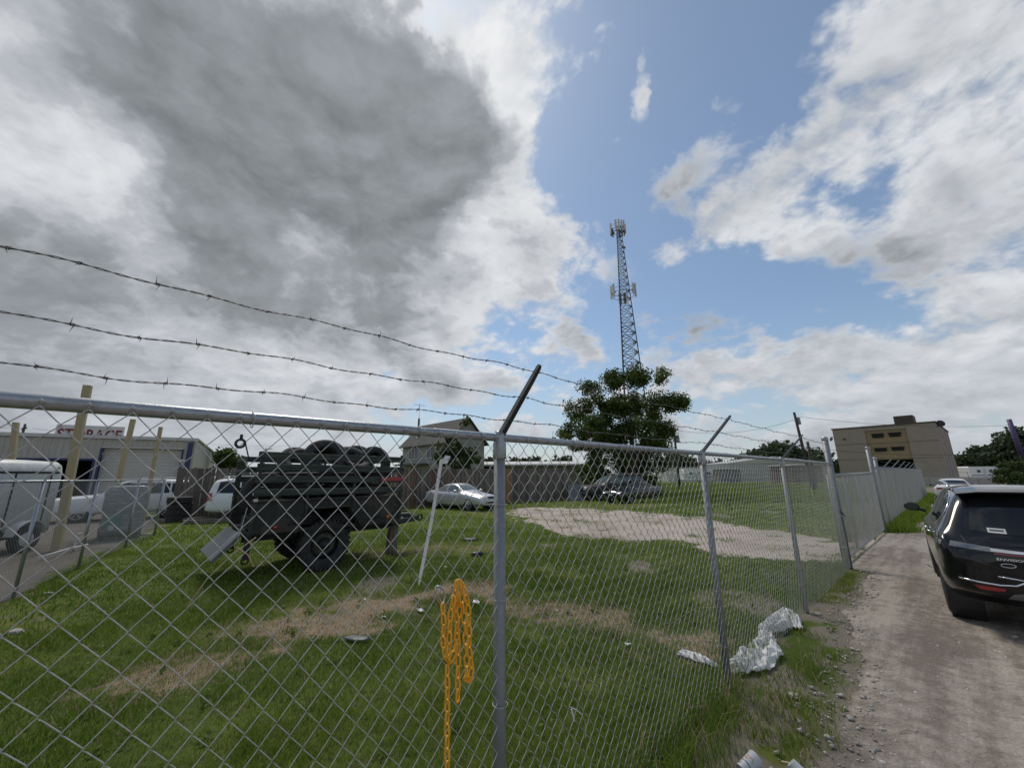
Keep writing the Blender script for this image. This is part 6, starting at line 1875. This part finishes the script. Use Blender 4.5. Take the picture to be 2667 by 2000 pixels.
MB().tube(ring, .0042, 8, closed=True).build('hook_body', M['steel'], ql, True)
MB().tube([c6(225, 225, -.05), c6(258, 300, -.05)], .003, 6).build('gate_bar', M['steel'], ql, True)

ws = thing('plastic_strip', 'white plastic strip hanging slanted behind the mesh left of the post', 'strip', FO, FPHI)
a_, b_ = fpt(1150, 1196, .0), fpt(1097, 1525, .02)
d = (b_ - a_).normalized(); x_ = d.cross(Vector((0, 1, 0))).normalized()
mb = MB(); mb.loft([[p + x_*w + Vector((0, s*.0012, 0)) for w, s in ((-ww, -1), (ww, -1), (ww, 1), (-ww, 1))] for p, ww in ((a_, .0085), (a_.lerp(b_, .5) + Vector((.006, 0, 0)), .008), (a_.lerp(b_, .93), .0075), (b_, .002))])
mb.build('strip', M['white_paint'], ws)
mb = MB(); ps = [(1136, 1200), (1142, 1192), (1150, 1186), (1160, 1190), (1158, 1200), (1150, 1208), (1140, 1208)]
c = fpt(1149, 1198, -.045); mb.v.append(c)
for i, q in enumerate(ps): mb.v.append(fpt(*q, -.035 - .012*(i % 2)))
for i in range(len(ps)): mb.f.append((0, 1 + i, 1 + (i+1) % len(ps)))
mb.build('knot', M['plastic_white'], ws)

hk = thing('hanging_ring', 'small black ring tied to the mesh above the trailer', 'ring', FO, FPHI)
c = fpt(620, 1157, -.045)
MB().tube([c + Vector((.013*math.cos(a), 0, .013*math.sin(a))) for a in [i/14*2*math.pi for i in range(14)]], .0045, 6, closed=True).build('ring', M['rubber'], hk, True)
MB().tube([fpt(624, 1135, -.04), fpt(622, 1146, -.046)], .005, 6).build('tie', M['rubber'], hk, True)
MB().tube([fpt(632, 1150, -.04), fpt(638, 1175, -.038), fpt(644, 1204, -.04)], .0022, 5).build('cord', M['rubber'], hk, True)

zt = thing('zip_strip', 'torn white plastic tie caught in the mesh right of the post', 'tie', FO, FPHI)
pts = [(1466, 1832), (1480, 1838), (1496, 1850), (1504, 1868), (1507, 1888), (1506, 1908)]
mb = MB(); P_ = [fpt(x, y, -.05) for x, y in pts]; wds = [.006, .0065, .005, .003, .002, .0006]
mb.loft([[p + Vector((0, -.001, w)), p + Vector((w*.6, -.001, -w*.3)), p + Vector((w*.6, .001, -w*.3)), p + Vector((0, .001, w))] for p, w in zip(P_, wds)]); mb.build('strip', M['white_paint'], zt)
mb = MB(); mb.loft([[p + Vector((-w, -.002, 0)), p + Vector((w, -.002, 0)), p + Vector((w, .002, 0)), p + Vector((-w, .002, 0))] for p, w in ((fpt(1469, 1836, -.05), .004), (fpt(1474, 1852, -.05), .0035), (fpt(1477, 1868, -.05), .001))]); mb.build('tail', M['white_paint'], zt)

# loose hay strands caught in the mesh
for k, pts in enumerate((((660, 1395), (600, 1440), (535, 1500), (480, 1580)), ((610, 1420), (640, 1440), (655, 1470)), ((1700, 1640), (1800, 1580), (1890, 1575)))):
    P_ = [fpt(x, y, -.045 + .01*(i % 2)) for i, (x, y) in enumerate(pts)]
    o = MB().tube(P_, .0016, 4).build('dry_stem', mat('straw stem', (.38, .31, .20), .8, 0, .2, 9), None, True, loc=FO, rz=FPHI)
    tag(o, ['long dry grass stem caught in the mesh below the tailgate', 'short dry stem dangling in the mesh by the tailgate', 'dry stem leaning in the mesh at the second post'][k], 'stem', 'dry stems caught in the fence')

# ------------------------------------------------------------------ rubbish on the ground
def crumpled(name, label, px_pts, width, height, seed, mat_, nu=96, nv=54, cat='bag'):
    """a torn plastic sheet lying in folds along a line on the ground"""
    P_ = [ground(*q) for q in px_pts]
    cum = [0.0]
    for a, b_ in zip(P_[:-1], P_[1:]): cum.append(cum[-1] + (b_ - a).length)
    U, V_ = np.meshgrid(np.linspace(0, 1, nu), np.linspace(-1, 1, nv), indexing='ij')
    X_ = np.zeros_like(U); Y_ = np.zeros_like(U); Wd = np.zeros_like(U)
    for i in range(nu):
        q = U[i, 0]*cum[-1]
        for k in range(len(P_) - 1):
            if q <= cum[k+1] + 1e-9:
                c = P_[k].lerp(P_[k+1], (q - cum[k]) / max(cum[k+1] - cum[k], 1e-9)); d = (P_[k+1] - P_[k]).normalized(); break
        w = np.interp(U[i, 0], np.linspace(0, 1, len(width)), width)
        X_[i] = c.x - d.y*V_[i]*w; Y_[i] = c.y + d.x*V_[i]*w; Wd[i] = w
    n1 = fbm(X_, Y_, .15, seed, 3); n2 = fbm(X_*1.0 + Y_*.8, (Y_ - X_)*.22, .045, seed + 3, 2)
    edge = np.clip(1 - np.abs(V_)**3, 0, 1) * np.clip(np.minimum(U, 1 - U)*8, 0, 1)
    fold = np.abs(np.sin(np.pi*(V_*1.6 + 2.4*n1 + U*2.2)))
    Z_ = .012 + height*(.25 + .75*edge)*(.25 + .9*fold**1.4)*(.35 + 1.1*fbm(X_, Y_, .22, seed + 5, 2)) + .06*height*n2
    X_ = X_ + (fbm(X_, Y_, .08, seed + 7) - .5)*.10; Y_ = Y_ + (fbm(X_, Y_, .08, seed + 9) - .5)*.10
    v = np.stack([X_, Y_, Z_ + hfun(X_, Y_)], -1).reshape(-1, 3)
    k = np.arange(nu*nv).reshape(nu, nv); f = np.stack([k[:-1, :-1], k[1:, :-1], k[1:, 1:], k[:-1, 1:]], -1).reshape(-1, 4)
    o_ = v.mean(0); o_[2] = 0
    me = np_mesh(name, v - o_, 4, f, True)
    o = link(name, me, mat_, None, tuple(o_))
    sm = o.modifiers.new('sm', 'SMOOTH'); sm.factor = .5; sm.iterations = 2
    so = o.modifiers.new('so', 'SOLIDIFY'); so.thickness = .0015
    return tag(o, label, cat)
bagm = M['bag'] = mat('crumpled white plastic bag', (.88, .88, .88), .38, 0, .10, 14, c2=(.74, .735, .72), c2lo=.6, c2hi=.85)
T = NT(bagm.node_tree); tr_ = T.node('ShaderNodeBsdfTranslucent'); tr_.inputs['Color'].default_value = (.8, .8, .8, 1)
mx = T.node('ShaderNodeMixShader'); mx.inputs[0].default_value = .35
bs_ = [n for n in bagm.node_tree.nodes if n.type == 'BSDF_PRINCIPLED'][0]; ou_ = [n for n in bagm.node_tree.nodes if n.type == 'OUTPUT_MATERIAL'][0]
T.t.links.new(bs_.outputs[0], mx.inputs[1]); T.t.links.new(tr_.outputs[0], mx.inputs[2]); T.t.links.new(mx.outputs[0], ou_.inputs[0])
crumpled('plastic_bag', 'large crumpled white plastic bag at the foot of the second fence post', [(1890, 1752), (1945, 1742), (1990, 1705), (2005, 1655)], [.06, .17, .15, .04], .11, 3, bagm)
crumpled('plastic_bag', 'smaller crumpled white plastic bag beyond the large one, pushed through the mesh', [(1985, 1665), (2025, 1635), (2060, 1610), (2075, 1640)], [.05, .12, .13, .05], .13, 13, bagm, 44, 26)
crumpled('plastic_scrap', 'shredded white plastic scraps inside the fence by the second post', [(1770, 1702), (1815, 1718), (1870, 1738)], [.04, .07, .05], .05, 23, bagm, 40, 22, 'scrap')
SCR = [((1240, 1573), .16, 'white paper shreds in straw right of the snap hook'), ((1000, 1608), .07, 'white scrap on the straw patch'), ((1095, 1592), .10, 'white shreds on the straw behind the yellow chain'), ((1635, 1680), .07, 'white scrap at the right end of the right straw patch'), ((1450, 1590), .05, 'small white scrap left of the right straw patch'),
       ((950, 1562), .05, 'pale scrap at the upper edge of the straw patch'), ((2065, 1815), .045, 'white scrap on the verge below the large plastic bag'), ((1690, 1965), .05, 'white scrap in the tall grass at the bottom edge'), ((1160, 1477), .06, 'white scraps on the lawn beside the plastic strip'), ((1930, 1308), .18, 'white scrap in the short grass beyond the driveway'),
       ((1298, 1900), .03, 'tiny white flower-like scrap at the foot of the centre post')]
for k, ((px, py), s, lb_) in enumerate(SCR):
    c = ground(px, py); s = s*.75; rg = random.Random(k); mb = MB(); n = 9; mb.v.append(Vector((0, 0, s*.35)))
    for i in range(n):
        a = i/n*2*math.pi; r = s*rg.uniform(.4, 1); mb.v.append(Vector((r*math.cos(a), r*math.sin(a)*.6, s*rg.uniform(.05, .5))))
    for i in range(n): mb.f.append((0, 1 + i, 1 + (i+1) % n))
    o = mb.build('paper_scrap', M['plastic_white'], None, False, loc=(c.x, c.y, hfun(c.x, c.y) + .012), rz=rg.uniform(0, 6))
    o.modifiers.new('so', 'SOLIDIFY').thickness = .003
    tag(o, lb_, 'litter', 'white litter scraps')
DK = [((930, 1665), .20, .02, 'dark grey rubber flap lying in the grass below the straw patch'), ((1245, 1447), .22, .06, 'dark scrap on the lawn behind the white strip'), ((1222, 1408), .3, .05, 'black scrap on bare ground in front of the silver sedan')]
for k, ((px, py), s, h, lb_) in enumerate(DK):
    c = ground(px, py); rg = random.Random(k + 50); mb = MB(); n = 12
    ang = [i/n*2*math.pi for i in range(n)]
    r0 = [Vector((s*rg.uniform(.6, 1)*math.cos(a), s*.45*rg.uniform(.6, 1)*math.sin(a), .01)) for a in ang]
    r1 = [p*.7 + Vector((0, 0, h*rg.uniform(.5, 1.2))) for p in r0]
    mb.loft([r0, r1])
    tag(mb.build('rubber_scrap', M['trim'] if k else M['panel_grey'], None, True, loc=(c.x, c.y, hfun(c.x, c.y) + .02), rz=rg.uniform(-.4, .4)), lb_, 'litter', 'dark scraps on the lawn')
# rocks on the verge
RK = [((2065, 1812), .05), ((2130, 1600), .05), ((40, 1645), .09), ((125, 1545), .07), ((2350, 1640), .03)]
stone_m = mat('pale rubble', (.36, .34, .31), .9, 0, .25, 12, c2=(.27, .25, .22), bump=.4, bscale=30)
RKL = ['pale stone on the verge beside the large plastic bag', 'pale stone in the verge grass near the far end of the mesh', 'pale rubble lump at the lower left of the lawn', 'pale rubble lump at the edge of the storage lot', 'small pale stone on the dirt road behind the SUV']
for ((px, py), s), lb_ in zip(RK, RKL):
    c = ground(px, py); mb = MB(); rg = random.Random(px)
    mb.loft([[Vector((s*k*math.cos(a)*rg.uniform(.75, 1.15), s*k*math.sin(a)*rg.uniform(.6, .9), z*s)) for a in [i/9*2*math.pi for i in range(9)]] for z, k in ((-.1, .8), (.15, 1), (.4, .85), (.55, .45))])
    tag(mb.build('stone', stone_m, None, False, loc=(c.x, c.y, hfun(c.x, c.y))), lb_, 'stone', 'loose stones')
# paper cup lying at the bottom edge, and a clear cup beside it
def cup(px, py, rz, tilt, mat_, label, name, L=.135, r0=.030, r1=.045, letters=False):
    c = ground(px, py)
    t_ = thing(name, label, 'cup', (c.x, c.y, hfun(c.x, c.y) + .05), 0)
    t_.rotation_euler = (0, tilt, rz)
    mb = MB(); mb.lathe([(r0*.9, .004), (r0, 0), (r0 + .001, .003), (r1, L), (r1 + .003, L + .002), (r1 + .003, L + .006), (r1 - .002, L + .004), (r0 - .002, .008)], (-L/2, 0, 0), (1, 0, 0), 28, caps=False)
    mb.build('wall', mat_, t_, True)
    MB().lathe([(.001, 0), (r0 - .001, .0)], (-L/2 + .008, 0, 0), (1, 0, 0), 24, caps=False).build('base', mat_, t_)
    if letters:
        mb = MB(); mb.lathe([(r0 + .0062, L*.36), (r0 + .0070, L*.40)], (-L/2, 0, 0), (1, 0, 0), 28, caps=False); mb.build('dark_band', M['dark_iron'], t_, True)
        # red print bent round the wall
        for txt, x0, sz, ph, mm in (('IP', L*.47, .026, 0.35, 'orange_print'), ('HOP', L*.64, .020, .1, 'orange_print')):
            o = lettering(txt, sz, M[mm], t_, (0, 0, 0), (0, 0, 0), 'lettering', .0)
            for v_ in o.data.vertices:
                a = ph + v_.co.x / .038 - .3; xx = x0 + v_.co.y; rr = r0 + (r1 - r0)*xx/L + .0012
                v_.co = Vector((-L/2 + xx, rr*math.sin(a), rr*math.cos(a)))
    return t_
M['orange_print'] = mat('orange-red print', (.55, .10, .03), .5, 0, .08, 20)
M['cup_paper'] = mat('pale paper cup', (.50, .52, .55), .45, 0, .08, 10, streak=.05)
M['cup_clear'] = mat('translucent plastic cup', (.42, .44, .44), .25, 0, .12, 10)
cup(1950, 2012, R(20), R(-12), M['cup_paper'], 'pale paper cup with orange lettering lying at the bottom edge', 'paper_cup', letters=True)
cup(2092, 2040, R(-48), R(38), M['cup_clear'], 'cloudy plastic cup lying tilted at the bottom edge', 'plastic_cup')
tag(MB().box((0, 0, 0), (.055, .008, .006)).build('wooden_stick', mat('pale wood stick', (.55, .45, .30), .7), None, loc=ground(2050, 1994) + Vector((0, 0, .02)), rz=R(-20)), 'pale wooden stick on the ground beside the plastic cup', 'stick')
# twigs on the road and verge
TWG = [((2020, 1705), .30, 8, .004), ((2150, 1760), .25, 30, .004), ((2370, 1917), .16, 5, .003), ((2480, 1700), .14, 70, .003), ((2420, 1475), .30, 60, .006), ((2440, 1492), .22, 80, .006)]
TWL = ['dry twig on the verge right of the large plastic bag', 'dry stem lying on the verge', 'pale twig on the lower road edge', 'thin twig on the road behind the rear wheel', 'dark twig on the road beside the front wheel', 'dark twig touching the SUV front wheel shadow']
for ((px, py), L, a, r), lb_ in zip(TWG, TWL):
    c = ground(px, py)
    mb = MB(); mb.tube([(-L/2, 0, .0), (-L*.1, L*.06, .012), (L*.2, -.01, .008), (L/2, L*.05, .0)], [r, r, r*.8, r*.4], 5)
    tag(mb.build('twig', M['bark'] if r > .005 else mat('dry twig', (.30, .25, .18), .9), None, True, loc=(c.x, c.y, hfun(c.x, c.y) + .03), rz=R(a)), lb_, 'twig', 'fallen twigs')
